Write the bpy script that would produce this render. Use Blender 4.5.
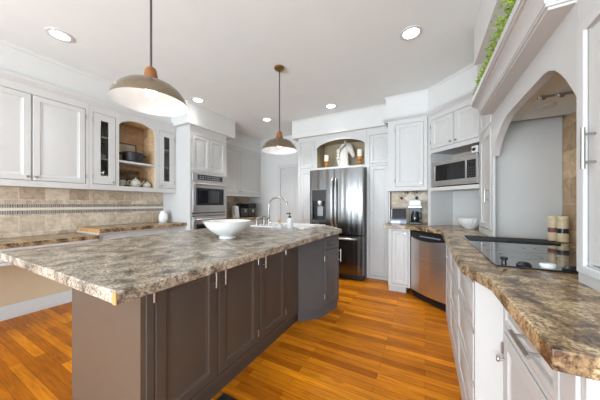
import bpy, bmesh, math, random
from mathutils import Vector, Matrix
random.seed(7)
D = bpy.data
S = bpy.context.scene
for o in list(D.objects):
    D.objects.remove(o)
COL = S.collection
R = math.radians

# ---------------------------------------------------------------- camera
cam_d = D.cameras.new('camera'); cam = D.objects.new('camera', cam_d); COL.objects.link(cam)
cam_d.sensor_width = 36; cam_d.lens = 36*234.5/600; cam_d.shift_y = 4/600; cam_d.clip_start = .02
cam.location = (0, 0, 1.2); cam.rotation_euler = (R(90), 0, R(28.06))
S.camera = cam
# ---------------------------------------------------------------- world, window light, exposure
W = D.worlds.new('daylight'); S.world = W; W.use_nodes = True
bg = W.node_tree.nodes['Background']; bg.inputs[0].default_value = (.86, .93, 1, 1); bg.inputs[1].default_value = 2.0
def area(name, loc, rot, sx, sy, power, col):
    l = D.lights.new(name, 'AREA'); l.shape = 'RECTANGLE'; l.size = sx; l.size_y = sy; l.energy = power; l.color = col
    o = D.objects.new(name, l); COL.objects.link(o); o.location = loc; o.rotation_euler = rot
    return o
area('rear_window_daylight', (-.9, -3.95, 1.0), (R(120), 0, 0), 4.4, 1.9, 610, (.75, .88, 1))
area('side_window_daylight', (-4.2, -2.0, 1.1), (R(122), 0, R(-90)), 2.2, 1.6, 100, (.72, .86, 1))
S.view_settings.view_transform = 'Standard'; S.view_settings.look = 'None'
S.view_settings.exposure = -.18; S.view_settings.gamma = 1; S.view_settings.use_curve_mapping = False
CAN_W = 1.8; PEND_W = 1.0

# ---------------------------------------------------------------- materials
def nodes(name):
    m = D.materials.new(name); m.use_nodes = True
    nt = m.node_tree
    return m, nt, nt.nodes['Principled BSDF']
def N(nt, t, **kw):
    n = nt.nodes.new(t)
    for k, v in kw.items():
        if k in n.inputs: n.inputs[k].default_value = v
        else: setattr(n, k, v)
    return n
def ramp(nt, stops, src):
    r = nt.nodes.new('ShaderNodeValToRGB'); e = r.color_ramp.elements
    while len(e) < len(stops): e.new(.5)
    for i, (p, c) in enumerate(stops):
        e[i].position = p; e[i].color = (*c, 1)
    nt.links.new(src, r.inputs[0]); return r
def mix(nt, fac, a, b, mode='MIX'):
    m = nt.nodes.new('ShaderNodeMix'); m.data_type = 'RGBA'; m.blend_type = mode
    for sock, v in ((m.inputs[0], fac), (m.inputs[6], a), (m.inputs[7], b)):
        if hasattr(v, 'is_output'): nt.links.new(v, sock)
        else: sock.default_value = v if not isinstance(v, tuple) else (*v, 1)
    return m.outputs[2]
def bump(nt, p, h, strength=.2, dist=.01):
    b = N(nt, 'ShaderNodeBump'); b.inputs['Strength'].default_value = strength; b.inputs['Distance'].default_value = dist
    nt.links.new(h, b.inputs['Height']); nt.links.new(b.outputs[0], p.inputs['Normal'])
def plain(name, col, rough=.5, metal=0, var=.04, scale=12, coat=0, emit=None):
    m, nt, p = nodes(name)
    tc = N(nt, 'ShaderNodeTexCoord'); no = N(nt, 'ShaderNodeTexNoise', Scale=scale, Detail=3.0)
    nt.links.new(tc.outputs['Object'], no.inputs['Vector'])
    lo = tuple(max(0, c*(1-var)) for c in col); hi = tuple(min(1, c*(1+var)) for c in col)
    r = ramp(nt, [(.3, lo), (.7, hi)], no.outputs['Fac'])
    nt.links.new(r.outputs[0], p.inputs['Base Color'])
    p.inputs['Roughness'].default_value = rough; p.inputs['Metallic'].default_value = metal
    p.inputs['Coat Weight'].default_value = coat
    if emit:
        p.inputs['Emission Color'].default_value = (*emit[0], 1); p.inputs['Emission Strength'].default_value = emit[1]
    return m
M = {}
M['white'] = plain('white_cabinet_paint', (.615, .61, .59), .48, var=.012)
M['wall'] = plain('white_wall_paint', (.71, .705, .68), .6, var=.012)
M['panelwall'] = plain('pale_grey_panel_paint', (.64, .63, .61), .5, var=.01)
M['ceil'] = plain('ceiling_paint', (.82, .855, .845), .8, var=.012, scale=5)
M['beige'] = plain('beige_wall_paint', (.64, .51, .34), .7, var=.02)
M['trim'] = plain('white_trim_paint', (.64, .64, .63), .4, var=.01)
M['taupe'] = plain('taupe_cabinet_paint', (.080, .067, .056), .42, var=.04)
M['taupe_lit'] = plain('taupe_paint_warm_lit', (.112, .078, .054), .45, var=.03)  # same taupe, with window light and warm floor bounce painted into the colour
M['grey'] = plain('grey_cabinet_paint', (.098, .097, .100), .42, var=.03)
M['dark'] = plain('dark_gap', (.02, .02, .02), .8)
M['niche'] = plain('olive_beige_niche_paint', (.40, .33, .21), .6, var=.05)
M['khaki'] = plain('khaki_shelf_back_paint', (.50, .44, .35), .6)
M['tray'] = plain('light_grey_tray', (.42, .42, .41), .4)
M['hoodceil'] = plain('grey_alcove_ceiling', (.60, .61, .62), .6)
M['nickel'] = plain('brushed_nickel', (.46, .45, .43), .3, 1, var=.05, scale=60)
M['chrome'] = plain('chrome', (.8, .8, .8), .12, 1)
M['darkmetal'] = plain('dark_metal', (.12, .11, .10), .4, .8)
M['brass'] = plain('aged_brass', (.36, .24, .11), .35, 1, var=.1)
M['black'] = plain('black_plastic', (.015, .015, .017), .35)
M['blackmatte'] = plain('black_cast_iron', (.018, .018, .02), .55)
M['blackglass'] = plain('black_glass', (.012, .012, .014), .06, coat=.5)
M['bluegrey'] = plain('blue_grey_plastic', (.30, .34, .42), .35)
M['porcelain'] = plain('white_porcelain', (.82, .82, .80), .18, var=.01, coat=.3)
M['china'] = plain('patterned_cream_china', (.50, .47, .40), .25, var=.35, scale=70)
M['plastic'] = plain('white_plastic', (.75, .75, .74), .35)
M['cream'] = plain('cream_ceramic', (.70, .58, .38), .4, var=.06)
M['maroon'] = plain('maroon_band', (.22, .07, .06), .5, var=.5, scale=90)
M['wood'] = plain('orange_wood', (.24, .085, .022), .4, var=.2, scale=25)
M['palewood'] = plain('pale_wood', (.60, .36, .12), .5, var=.12, scale=30)
M['amber'] = plain('amber_wood', (.42, .19, .035), .35, var=.25, scale=30)
M['candle'] = plain('ivory_wax', (.82, .74, .60), .55, var=.02)
M['plaster'] = plain('white_plaster', (.56, .54, .49), .8, var=.08, scale=40)
M['leaf'] = plain('green_leaf', (.24, .36, .025), .55, var=.6, scale=30)
M['lens'] = plain('lamp_lens', (1, 1, 1), .5, emit=((1, .97, .93), 9))
M['shade_in'] = plain('white_enamel', (.62, .62, .61), .3, var=.01)
M['paper'] = plain('framed_sketch', (.50, .44, .34), .7, var=.35, scale=9)
M['painting'] = plain('dark_painting', (.14, .09, .05), .6, var=.8, scale=14)
M['screen'] = plain('dark_screen', (.02, .022, .03), .15)
M['silver'] = plain('silver_button', (.5, .5, .5), .3, .8)
M['tan'] = plain('tan_top', (.60, .36, .14), .5)

def glass():
    m = D.materials.new('clear_glass'); m.use_nodes = True; nt = m.node_tree; nt.nodes.clear()
    o = N(nt, 'ShaderNodeOutputMaterial'); t = N(nt, 'ShaderNodeBsdfTransparent'); g = N(nt, 'ShaderNodeBsdfGlossy'); fr = N(nt, 'ShaderNodeFresnel'); x = N(nt, 'ShaderNodeMixShader')
    g.inputs['Roughness'].default_value = .03; t.inputs['Color'].default_value = (.93, .95, .94, 1); fr.inputs['IOR'].default_value = 1.35
    nt.links.new(fr.outputs[0], x.inputs[0]); nt.links.new(t.outputs[0], x.inputs[1]); nt.links.new(g.outputs[0], x.inputs[2]); nt.links.new(x.outputs[0], o.inputs['Surface'])
    return m
M['glass'] = glass()
def steel(name, lo, hi, rough, axis, tint=(1, 1, 1)):
    m, nt, p = nodes(name)
    tc = N(nt, 'ShaderNodeTexCoord'); mp = N(nt, 'ShaderNodeMapping')
    nt.links.new(tc.outputs['Object'], mp.inputs['Vector'])
    mp.inputs['Scale'].default_value = (220, 220, 1.2) if axis == 'z' else (1.5, 1.5, 260)
    no = N(nt, 'ShaderNodeTexNoise', Scale=1.0, Detail=2.0); nt.links.new(mp.outputs[0], no.inputs['Vector'])
    r = ramp(nt, [(.25, tuple(lo*t for t in tint)), (.75, tuple(hi*t for t in tint))], no.outputs['Fac'])
    nt.links.new(r.outputs[0], p.inputs['Base Color']); p.inputs['Metallic'].default_value = 1
    p.inputs['Roughness'].default_value = rough
    # gently bowed sheet: broad vertical waves that stretch what it mirrors
    mp2 = N(nt, 'ShaderNodeMapping'); mp2.inputs['Scale'].default_value = (9, 9, .35)
    nt.links.new(tc.outputs['Object'], mp2.inputs['Vector'])
    n2 = N(nt, 'ShaderNodeTexNoise', Scale=1.0, Detail=1.0); nt.links.new(mp2.outputs[0], n2.inputs['Vector'])
    bump(nt, p, n2.outputs['Fac'], .35, .03)
    return m
M['steel'] = steel('stainless_steel', .58, .76, .36, 'x')
M['fridge'] = steel('smoky_stainless_steel', .13, .21, .22, 'z', (1, .96, .92))
M['fridge_side'] = plain('dark_grey_fridge_side', (.02, .02, .024), .4)
def perforated():
    m, nt, p = nodes('dimpled_metal')
    tc = N(nt, 'ShaderNodeTexCoord'); vo = N(nt, 'ShaderNodeTexVoronoi', Scale=260.0)
    nt.links.new(tc.outputs['Object'], vo.inputs['Vector'])
    r = ramp(nt, [(.2, (.62, .54, .42)), (.5, (.22, .175, .12))], vo.outputs['Distance'])
    nt.links.new(r.outputs[0], p.inputs['Base Color']); p.inputs['Metallic'].default_value = 1; p.inputs['Roughness'].default_value = .2
    bump(nt, p, vo.outputs['Distance'], .15, .002)
    return m
M['shade'] = perforated()
def granite(name, dark, mid, light, pale, sc=1.0):
    m, nt, p = nodes(name)
    tc = N(nt, 'ShaderNodeTexCoord')
    def nz(s, d, dist=0.0):
        n = N(nt, 'ShaderNodeTexNoise', Scale=s*sc, Detail=d, Roughness=.65, Distortion=dist); nt.links.new(tc.outputs['Object'], n.inputs['Vector']); return n.outputs['Fac']
    big = ramp(nt, [(.36, dark), (.46, mid), (.56, light), (.68, pale)], nz(10, 8.0, .5))
    fine = ramp(nt, [(.38, (.24, .19, .16)), (.49, (.86, .83, .79)), (.62, (1.32, 1.27, 1.17))], nz(95, 5.0))
    c = mix(nt, .85, big.outputs[0], fine.outputs[0], 'MULTIPLY')
    spots = ramp(nt, [(.60, (0, 0, 0)), (.70, (1, 1, 1))], nz(34, 6.0, .4))
    c = mix(nt, spots.outputs[0], c, tuple(d*.75 for d in dark))
    nt.links.new(c, p.inputs['Base Color'])
    p.inputs['Roughness'].default_value = .27
    return m
M['granite'] = granite('mottled_beige_laminate', (.13, .105, .085), (.31, .265, .21), (.47, .415, .335), (.62, .575, .49))
M['granite_brown'] = granite('mottled_brown_laminate', (.085, .05, .034), (.25, .17, .095), (.50, .37, .215), (.66, .53, .35), 1.2)
M['chip_and_lit_end'] = plain('bare_and_lit_edge_orange', (.55, .28, .09), .5, var=.1)  # bare band on the island corner; painted warm light on the left counter end

def coords(nt, axes):
    tc = N(nt, 'ShaderNodeTexCoord'); sp = N(nt, 'ShaderNodeSeparateXYZ'); nt.links.new(tc.outputs['Object'], sp.inputs[0])
    cb = N(nt, 'ShaderNodeCombineXYZ')
    for i, a in enumerate(axes): nt.links.new(sp.outputs['XYZ'.index(a)], cb.inputs[i])
    return tc, cb.outputs[0]
def brick(nt, vec, w, h, mortar, c1, c2, cm, off=.5, sm=.1):
    b = N(nt, 'ShaderNodeTexBrick', offset=off, squash=1.0)
    b.inputs['Color1'].default_value = (*c1, 1); b.inputs['Color2'].default_value = (*c2, 1); b.inputs['Mortar'].default_value = (*cm, 1)
    b.inputs['Scale'].default_value = 1; b.inputs['Mortar Size'].default_value = mortar; b.inputs['Mortar Smooth'].default_value = sm
    b.inputs['Brick Width'].default_value = w; b.inputs['Row Height'].default_value = h
    nt.links.new(vec, b.inputs['Vector']); return b
def floor_mat():
    m, nt, p = nodes('honey_oak_planks')
    tc, v = coords(nt, 'XY')
    b = brick(nt, v, .8, .064, .0011, (.76, .265, .010), (.38, .105, .004), (.12, .04, .004), .37)
    mp = N(nt, 'ShaderNodeMapping'); mp.inputs['Scale'].default_value = (2.2, 34, 1); nt.links.new(v, mp.inputs['Vector'])
    g = N(nt, 'ShaderNodeTexNoise', Scale=1.6, Detail=6.0, Roughness=.6, Distortion=1.2); nt.links.new(mp.outputs[0], g.inputs['Vector'])
    gr = ramp(nt, [(.3, (.62, .55, .45)), (.55, (1, 1, 1)), (.75, (1.22, 1.18, 1.1))], g.outputs['Fac'])
    c = mix(nt, .9, b.outputs['Color'], gr.outputs[0], 'MULTIPLY')
    wv = N(nt, 'ShaderNodeTexNoise', Scale=2.2, Detail=2.0); nt.links.new(v, wv.inputs['Vector'])
    c = mix(nt, .5, c, ramp(nt, [(.35, (.78, .74, .68)), (.65, (1.2, 1.18, 1.15))], wv.outputs['Fac']).outputs[0], 'MULTIPLY')
    nt.links.new(c, p.inputs['Base Color']); p.inputs['Roughness'].default_value = .4
    p.inputs['Specular IOR Level'].default_value = .15
    bump(nt, p, b.outputs['Fac'], -.2, .002)
    return m
M['floor'] = floor_mat()
def travertine(name, axes, w, h, tint=(1, 1, 1)):
    m, nt, p = nodes(name)
    tc, v = coords(nt, axes)
    t = lambda *c: tuple(a*b for a, b in zip(c, tint))
    b = brick(nt, v, w, h, .003, t(.76, .64, .50), t(.50, .38, .27), t(.70, .64, .55), .5)
    n = N(nt, 'ShaderNodeTexNoise', Scale=14.0, Detail=8.0, Distortion=1.2); nt.links.new(tc.outputs['Object'], n.inputs['Vector'])
    r = ramp(nt, [(.3, (.72, .68, .62)), (.5, (1, 1, 1)), (.7, (1.25, 1.25, 1.22))], n.outputs['Fac'])
    nt.links.new(mix(nt, .8, b.outputs['Color'], r.outputs[0], 'MULTIPLY'), p.inputs['Base Color'])
    p.inputs['Roughness'].default_value = .45; bump(nt, p, b.outputs['Fac'], -.3, .003)
    return m
M['trav_yz'] = travertine('travertine_tile_side_wall', 'YZ', .2, .178)
M['trav_xz'] = travertine('travertine_tile_back_wall', 'XZ', .15, .15, (.95, .92, .85))
M['trav_gold'] = travertine('golden_travertine_tile', 'YZ', .2, .2, (.95, .80, .60))
def mosaic():
    m, nt, p = nodes('dark_stick_mosaic')
    tc, v = coords(nt, 'YZ')
    b = brick(nt, v, .017, .2, .0028, (.14, .12, .12), (.30, .26, .23), (.56, .50, .42), 0)
    nt.links.new(b.outputs['Color'], p.inputs['Base Color']); p.inputs['Roughness'].default_value = .3
    return m
M['mosaic'] = mosaic()

# ---------------------------------------------------------------- mesh helpers
def nb(): return bmesh.new()
def box(bm, x0, x1, y0, y1, z0, z1):
    v = [bm.verts.new(c) for c in ((x0,y0,z0),(x1,y0,z0),(x1,y1,z0),(x0,y1,z0),(x0,y0,z1),(x1,y0,z1),(x1,y1,z1),(x0,y1,z1))]
    for f in ((0,3,2,1),(4,5,6,7),(0,1,5,4),(1,2,6,5),(2,3,7,6),(3,0,4,7)): bm.faces.new([v[i] for i in f])
def ring(bm, c, r, ax, seg):
    ax = Vector(ax).normalized(); a = ax.orthogonal().normalized(); b = ax.cross(a)
    return [bm.verts.new(Vector(c)+r*(math.cos(2*math.pi*i/seg)*a+math.sin(2*math.pi*i/seg)*b)) for i in range(seg)]
def cyl(bm, p0, p1, r, seg=12, r1=None):
    p0, p1 = Vector(p0), Vector(p1); ax = p1-p0
    A = ring(bm, p0, r, ax, seg); B = ring(bm, p1, r if r1 is None else r1, ax, seg)
    for i in range(seg): bm.faces.new((A[i], A[(i+1)%seg], B[(i+1)%seg], B[i]))
    bm.faces.new(A[::-1]); bm.faces.new(B)
def tube(bm, pts, r, seg=10):
    pts = [Vector(p) for p in pts]; rings = []; ref = None
    for i, p in enumerate(pts):
        t = (pts[min(i+1, len(pts)-1)]-pts[max(i-1, 0)]).normalized()
        if ref is None: ref = t.orthogonal().normalized()
        a = (ref-t*ref.dot(t)).normalized(); ref = a; b = t.cross(a)
        rr = r[i] if isinstance(r, (list, tuple)) else r
        rings.append([bm.verts.new(p+rr*(math.cos(2*math.pi*k/seg)*a+math.sin(2*math.pi*k/seg)*b)) for k in range(seg)])
    for A, B in zip(rings, rings[1:]):
        for k in range(seg): bm.faces.new((A[k], A[(k+1)%seg], B[(k+1)%seg], B[k]))
    bm.faces.new(rings[0][::-1]); bm.faces.new(rings[-1])
def lathe(bm, prof, c=(0,0,0), seg=32, wave=None):
    c = Vector(c); rings = []
    for j, (r, z) in enumerate(prof):
        if r < 1e-5: rings.append([bm.verts.new(c+Vector((0,0,z)))])
        else:
            row = []
            for i in range(seg):
                a = 2*math.pi*i/seg; rr = r*(wave(a, j) if wave else 1)
                row.append(bm.verts.new(c+Vector((rr*math.cos(a), rr*math.sin(a), z))))
            rings.append(row)
    for A, B in zip(rings, rings[1:]):
        for i in range(seg):
            j = (i+1) % seg
            if len(A) == 1 and len(B) == 1: continue
            if len(A) == 1: bm.faces.new((A[0], B[j], B[i]))
            elif len(B) == 1: bm.faces.new((A[i], A[j], B[0]))
            else: bm.faces.new((A[i], A[j], B[j], B[i]))
def ball(bm, c, r, sz=1, u=12, v=8):
    lathe(bm, [(r*math.sin(math.pi*i/v), -r*sz*math.cos(math.pi*i/v)) for i in range(v+1)], c, u)
def prism(bm, poly, z0, z1, f=lambda a, b, c: (a, b, c)):
    A = [bm.verts.new(f(x, y, z0)) for x, y in poly]; B = [bm.verts.new(f(x, y, z1)) for x, y in poly]
    n = len(poly)
    for i in range(n): bm.faces.new((A[i], A[(i+1)%n], B[(i+1)%n], B[i]))
    bm.faces.new(A[::-1]); bm.faces.new(B)
def strip(bm, top, bot, y0, y1, f=lambda a, y, z: (a, y, z)):
    """solid between two polylines (u,z) of equal length, extruded from y0 to y1"""
    n = len(top)
    T0 = [bm.verts.new(f(u, y0, z)) for u, z in top]; B0 = [bm.verts.new(f(u, y0, z)) for u, z in bot]
    T1 = [bm.verts.new(f(u, y1, z)) for u, z in top]; B1 = [bm.verts.new(f(u, y1, z)) for u, z in bot]
    for i in range(n-1):
        bm.faces.new((B0[i], B0[i+1], T0[i+1], T0[i])); bm.faces.new((B1[i+1], B1[i], T1[i], T1[i+1]))
        bm.faces.new((B0[i+1], B0[i], B1[i], B1[i+1])); bm.faces.new((T0[i], T0[i+1], T1[i+1], T1[i]))
    bm.faces.new((B0[0], T0[0], T1[0], B1[0])); bm.faces.new((T0[-1], B0[-1], B1[-1], T1[-1]))
def sweep(bm, path, prof):
    """profile of (out, z) points along an XY polyline; 'out' points to the left of travel; closed back"""
    P = [Vector((p[0], p[1])) for p in path]; rows = []
    for i, p in enumerate(P):
        d0 = (P[i]-P[i-1]).normalized() if i else (P[1]-P[0]).normalized()
        d1 = (P[i+1]-P[i]).normalized() if i < len(P)-1 else d0
        n0 = Vector((-d0.y, d0.x)); n1 = Vector((-d1.y, d1.x)); b = (n0+n1).normalized(); k = 1/max(.2, b.dot(n0))
        rows.append([bm.verts.new((p.x+b.x*o*k, p.y+b.y*o*k, z)) for o, z in prof])
    n = len(prof)
    for A, B in zip(rows, rows[1:]):
        for i in range(n): bm.faces.new((A[i], B[i], B[(i+1)%n], A[(i+1)%n]))
    bm.faces.new(rows[0]); bm.faces.new(rows[-1][::-1])
def obj(name, bm, mat, parent=None, bevel=0, smooth=True, ang=38):
    bmesh.ops.recalc_face_normals(bm, faces=bm.faces)
    if smooth:
        for f in bm.faces: f.smooth = True
        for e in bm.edges:
            if len(e.link_faces) != 2 or e.calc_face_angle(0) > R(ang): e.smooth = False
    me = D.meshes.new(name); bm.to_mesh(me); bm.free()
    for m in (mat if isinstance(mat, (list, tuple)) else [mat]): me.materials.append(M[m] if isinstance(m, str) else m)
    o = D.objects.new(name, me); COL.objects.link(o)
    if parent: o.parent = parent
    if bevel:
        b = o.modifiers.new('bevel', 'BEVEL'); b.width = bevel; b.segments = 2; b.limit_method = 'ANGLE'; b.angle_limit = R(40)
    return o
def tag(o, label, cat=None, group=None, kind=None):
    o['label'] = label
    if cat: o['category'] = cat
    if group: o['group'] = group
    if kind: o['kind'] = kind
    return o
def thing(name, label, cat, loc=(0,0,0), rz=0, group=None):
    o = D.objects.new(name, None); COL.objects.link(o); o.empty_display_size = .05
    o.location = loc; o.rotation_euler = (0, 0, R(rz))
    return tag(o, label, cat, group)
def solo(name, bm, mat, label, cat, loc=(0,0,0), rz=0, group=None, bevel=0):
    o = obj(name, bm, mat, None, bevel); o.location = loc; o.rotation_euler = (0, 0, R(rz))
    return tag(o, label, cat, group)
def struct(name, bm, mat, label, cat, parent=None, bevel=0, smooth=True):
    o = obj(name, bm, mat, parent, bevel, smooth)
    if parent is None: tag(o, label, cat, None, 'structure')
    return o
def tree_copy(src, loc, rz=0, label=None):
    r = src.copy(); COL.objects.link(r); r.location = loc; r.rotation_euler = (0, 0, R(rz))
    if label: r['label'] = label
    for ch in list(src.children):
        c = ch.copy(); COL.objects.link(c); c.parent = r
        for g in list(ch.children):
            d = g.copy(); COL.objects.link(d); d.parent = c
    return r

# cabinet kit: local x runs to the viewer's right, y runs into the cabinet, front face at y = 0
RAISED = [(0, .016), (0, -.001), (.0025, -.0035), (.05, -.0035), (.056, .002), (.062, .0015), (.066, .0045), (.074, .0045), (.102, .001)]
SLIM = [(0, .016), (0, -.001), (.0025, -.0035), (.026, -.0035), (.030, .002), (.036, .005), (.050, -.001)]
FLATP = [(0, .016), (0, -.001), (.0025, -.0035), (.045, -.0035), (.050, .004), (.056, .006)]
def panel(bm, x0, x1, z0, z1, prof=RAISED):
    k = min(1, .42*min(x1-x0, z1-z0)/prof[-1][0]); rows = []
    for i, y in prof:
        i *= k
        rows.append([bm.verts.new(c) for c in ((x0+i, y, z0+i), (x1-i, y, z0+i), (x1-i, y, z1-i), (x0+i, y, z1-i))])
    for A, B in zip(rows, rows[1:]):
        for j in range(4): bm.faces.new((A[j], A[(j+1)%4], B[(j+1)%4], B[j]))
    bm.faces.new(rows[0][::-1]); bm.faces.new(rows[-1])
def frame(bm, x0, x1, z0, z1, holes, y0=0, y1=.018):
    xs = sorted({x0, x1, *[h[0] for h in holes], *[h[1] for h in holes]}); zs = sorted({z0, z1, *[h[2] for h in holes], *[h[3] for h in holes]})
    def solid(i, j):
        if not (0 <= i < len(xs)-1 and 0 <= j < len(zs)-1): return False
        cx, cz = (xs[i]+xs[i+1])/2, (zs[j]+zs[j+1])/2
        return not any(h[0] < cx < h[1] and h[2] < cz < h[3] for h in holes)
    cache = {}
    def v(i, j, y):
        k = (i, j, y)
        if k not in cache: cache[k] = bm.verts.new((xs[i], y, zs[j]))
        return cache[k]
    for i in range(len(xs)-1):
        for j in range(len(zs)-1):
            if not solid(i, j): continue
            bm.faces.new((v(i,j,y0), v(i+1,j,y0), v(i+1,j+1,y0), v(i,j+1,y0)))
            bm.faces.new((v(i,j,y1), v(i,j+1,y1), v(i+1,j+1,y1), v(i+1,j,y1)))
            for di, dj, a, b in ((-1,0,(i,j),(i,j+1)), (1,0,(i+1,j+1),(i+1,j)), (0,-1,(i+1,j),(i,j)), (0,1,(i,j+1),(i+1,j+1))):
                if not solid(i+di, j+dj): bm.faces.new((v(*a,y0), v(*b,y0), v(*b,y1), v(*a,y1)))
def knob(parent, x, z, mat='nickel', y=-.003, r=.013, name='knob'):
    bm = nb(); cyl(bm, (x, y, z), (x, y-.016, z), .005, 8); 
    A = nb(); A.free()
    prof = [(.0, 0), (r*.75, .001), (r, .006), (r*.85, .011), (0, .013)]
    rings = []
    for rr, d in prof:
        rings.append([bm.verts.new((x+rr*math.cos(2*math.pi*i/10), y-.014-d, z+rr*math.sin(2*math.pi*i/10))) for i in range(10)] if rr else [bm.verts.new((x, y-.014-d, z))])
    for P, Q in zip(rings, rings[1:]):
        for i in range(10):
            j = (i+1)%10
            if len(P) == 1: bm.faces.new((P[0], Q[i], Q[j]))
            elif len(Q) == 1: bm.faces.new((P[i], P[j], Q[0]))
            else: bm.faces.new((P[i], P[j], Q[j], Q[i]))
    return obj(name, bm, mat, parent)
def bar(parent, p0, p1, mat='nickel', off=.03, r=.006, y=-.003, name='handle'):
    bm = nb(); (xa, za), (xb, zb) = p0, p1
    cyl(bm, (xa, y-off, za), (xb, y-off, zb), r, 10)
    for t in (.16, .84):
        x, z = xa+(xb-xa)*t, za+(zb-za)*t
        cyl(bm, (x, y, z), (x, y-off, z), r*.75, 8)
    return obj(name, bm, mat, parent)
def hinges(parent, x, zs, mat='nickel'):
    for z in zs:
        bm = nb(); cyl(bm, (x, -.005, z-.022), (x, -.005, z+.022), .0045, 8); obj('hinge', bm, mat, parent)
G = .005
def door(parent, x0, x1, z0, z1, mat='white', prof=RAISED, kn=None, br=None, hi=None, hw='nickel', name='door'):
    bm = nb(); panel(bm, x0+G, x1-G, z0+G, z1-G, prof); d = obj(name, bm, mat, parent)
    if kn: knob(d, *kn, mat=hw)
    if br: bar(d, *br, mat=hw)
    if hi is not None: hinges(d, hi, (z0+.09, z1-.09), hw)
    return d
def body(parent, x0, x1, z0, z1, depth, mat='white', y0=.018):
    bm = nb(); box(bm, x0, x1, y0, depth, z0, z1); return obj('body', bm, mat, parent)
def fframe(parent, x0, x1, z0, z1, holes, mat='white'):
    bm = nb(); frame(bm, x0, x1, z0, z1, holes); return obj('face_frame', bm, mat, parent)

# ================================================================ ROOM
ZC = 2.74
bm = nb(); box(bm, -4.0, 2.4, -3.7, 4.75, -.1, 0); struct('floor', bm, 'floor', 'honey oak plank floor', 'floor')
bm = nb(); box(bm, -4.0, 2.4, -3.7, 4.75, ZC, ZC+.1); struct('ceiling', bm, 'ceil', 'flat pale grey ceiling with recessed lights', 'ceiling')
fyz = lambda a, y, z: (y, a, z)   # (along Y, across X, z)
bm = nb(); frame(bm, -3.5, 4.75, 0, ZC, [(-3.1, -.9, .6, 2.4)], -3.95, -3.85)
for v in bm.verts: v.co = Vector((v.co.y, v.co.x, v.co.z))
struct('wall_left', bm, 'beige', 'left wall, beige below the desk counter', 'wall', smooth=False)
bm = nb(); frame(bm, -4.0, 2.4, 0, ZC, [(-3.1, 1.3, .4, 2.5)], -3.6, -3.5); struct('wall_rear', bm, 'wall', 'wall behind the camera', 'wall', smooth=False)
bm = nb(); box(bm, -3.85, -2.0, 4.55, 4.65, 0, ZC); struct('wall_back', bm, 'wall', 'white back wall with the panelled door', 'wall')
bm = nb(); box(bm, -2.0, 1.1, 4.58, 4.68, 0, ZC); struct('wall_fridge', bm, 'wall', 'wall behind the refrigerator', 'wall')
bm = nb(); box(bm, -.47, 1.1, 3.97, 4.07, 0, ZC); struct('wall_corner', bm, 'panelwall', 'wall behind the corner counter', 'wall')
bm = nb(); box(bm, .97, 1.07, .6, 3.97, 0, ZC); struct('wall_right', bm, 'panelwall', 'right wall behind the cooktop', 'wall')
bm = nb(); box(bm, 1.07, 2.4, .55, .62, 0, ZC); struct('wall_return', bm, 'wall', 'wall return beside the tall cabinet', 'wall')
bm = nb(); box(bm, 2.3, 2.4, -3.5, .55, 0, ZC); struct('wall_side', bm, 'wall', 'right wall of the breakfast area', 'wall')
def window(n, loc, rz, w, z0, z1, nx, lab):
    e = thing('window_%d' % n, lab, 'window', loc, rz); e['kind'] = 'structure'
    bm = nb(); t = .05; w2 = w/2
    xs = [(-w2+t+(w-2*t)*i/nx+(.02 if i else 0), -w2+t+(w-2*t)*(i+1)/nx-(.02 if i < nx-1 else 0)) for i in range(nx)]
    frame(bm, -w2, w2, z0, z1, [(a, b, z0+t, z1-t) for a, b in xs], -.03, .03); obj('window_frame', bm, 'trim', e)
window(1, (-.9, -3.55, 0), 0, 4.4, .4, 2.5, 4, 'wide window behind the camera')
window(2, (-3.9, -2.0, 0), 90, 2.2, .6, 2.4, 2, 'window in the left wall beyond the frame')

# soffits
bm = nb(); box(bm, -3.85, -3.52, -3.5, 4.55, 2.385, ZC); struct('trim_1', bm, 'wall', 'left soffit over the wall cabinets', 'soffit')
bm = nb(); box(bm, -3.53, -3.12, 2.30, 3.29, 2.42, ZC-.001); struct('trim_2', bm, 'wall', 'box soffit over the wall oven', 'soffit')
bm = nb(); prism(bm, [(-2.2, 3.81), (-.5, 3.81), (-.5, 3.6), (.035, 3.6), (.50, 3.135), (.50, .62), (.97, .62), (.97, 3.97), (-.47, 3.97), (-.47, 4.58), (-2.2, 4.58)], 2.42, ZC)
struct('trim_3', bm, 'wall', 'soffit over the refrigerator, corner and hood', 'soffit')
bm = nb(); box(bm, .375, .51, .62, 2.5, 2.40, ZC-.001); struct('trim_4', bm, 'wall', 'projecting soffit block above the hood', 'soffit')
COVE = [(0, ZC), (0, ZC-.028), (.006, ZC-.028), (.012, ZC-.012), (.022, ZC-.007), (.022, ZC)]
bm = nb(); sweep(bm, [(-3.519, 4.55), (-3.519, 3.29), (-3.119, 3.29), (-3.119, 2.30), (-3.519, 2.30), (-3.519, -3.4)][::-1], [(-o, z) for o, z in COVE]); struct('trim_5', bm, 'wall', 'thin ceiling moulding along the left soffit', 'moulding')
bm = nb(); sweep(bm, [(-2.2, 3.809), (-.501, 3.809), (-.501, 3.599), (.034, 3.599), (.499, 3.134), (.499, 2.5)], [(-o, z) for o, z in COVE]); struct('trim_6', bm, 'wall', 'thin ceiling moulding along the right soffits', 'moulding')
CROWN = [(0, 2.385), (.008, 2.385), (.008, 2.395), (.018, 2.40), (.034, 2.425), (.040, 2.43), (.040, 2.452), (0, 2.452)]
bm = nb(); sweep(bm, [(-3.5, -.5), (-3.5, 2.365)], [(-o, z) for o, z in CROWN]); struct('trim_7', bm, 'trim', 'crown moulding over the left wall cabinets', 'moulding')
bm = nb(); sweep(bm, [(-.50, 3.95), (-.50, 3.58), (.03, 3.58), (.5, 3.11), (.5, 2.5)], [(-o, z-.015) for o, z in CROWN]); struct('trim_8', bm, 'trim', 'crown moulding over the corner cabinets', 'moulding')
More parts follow.
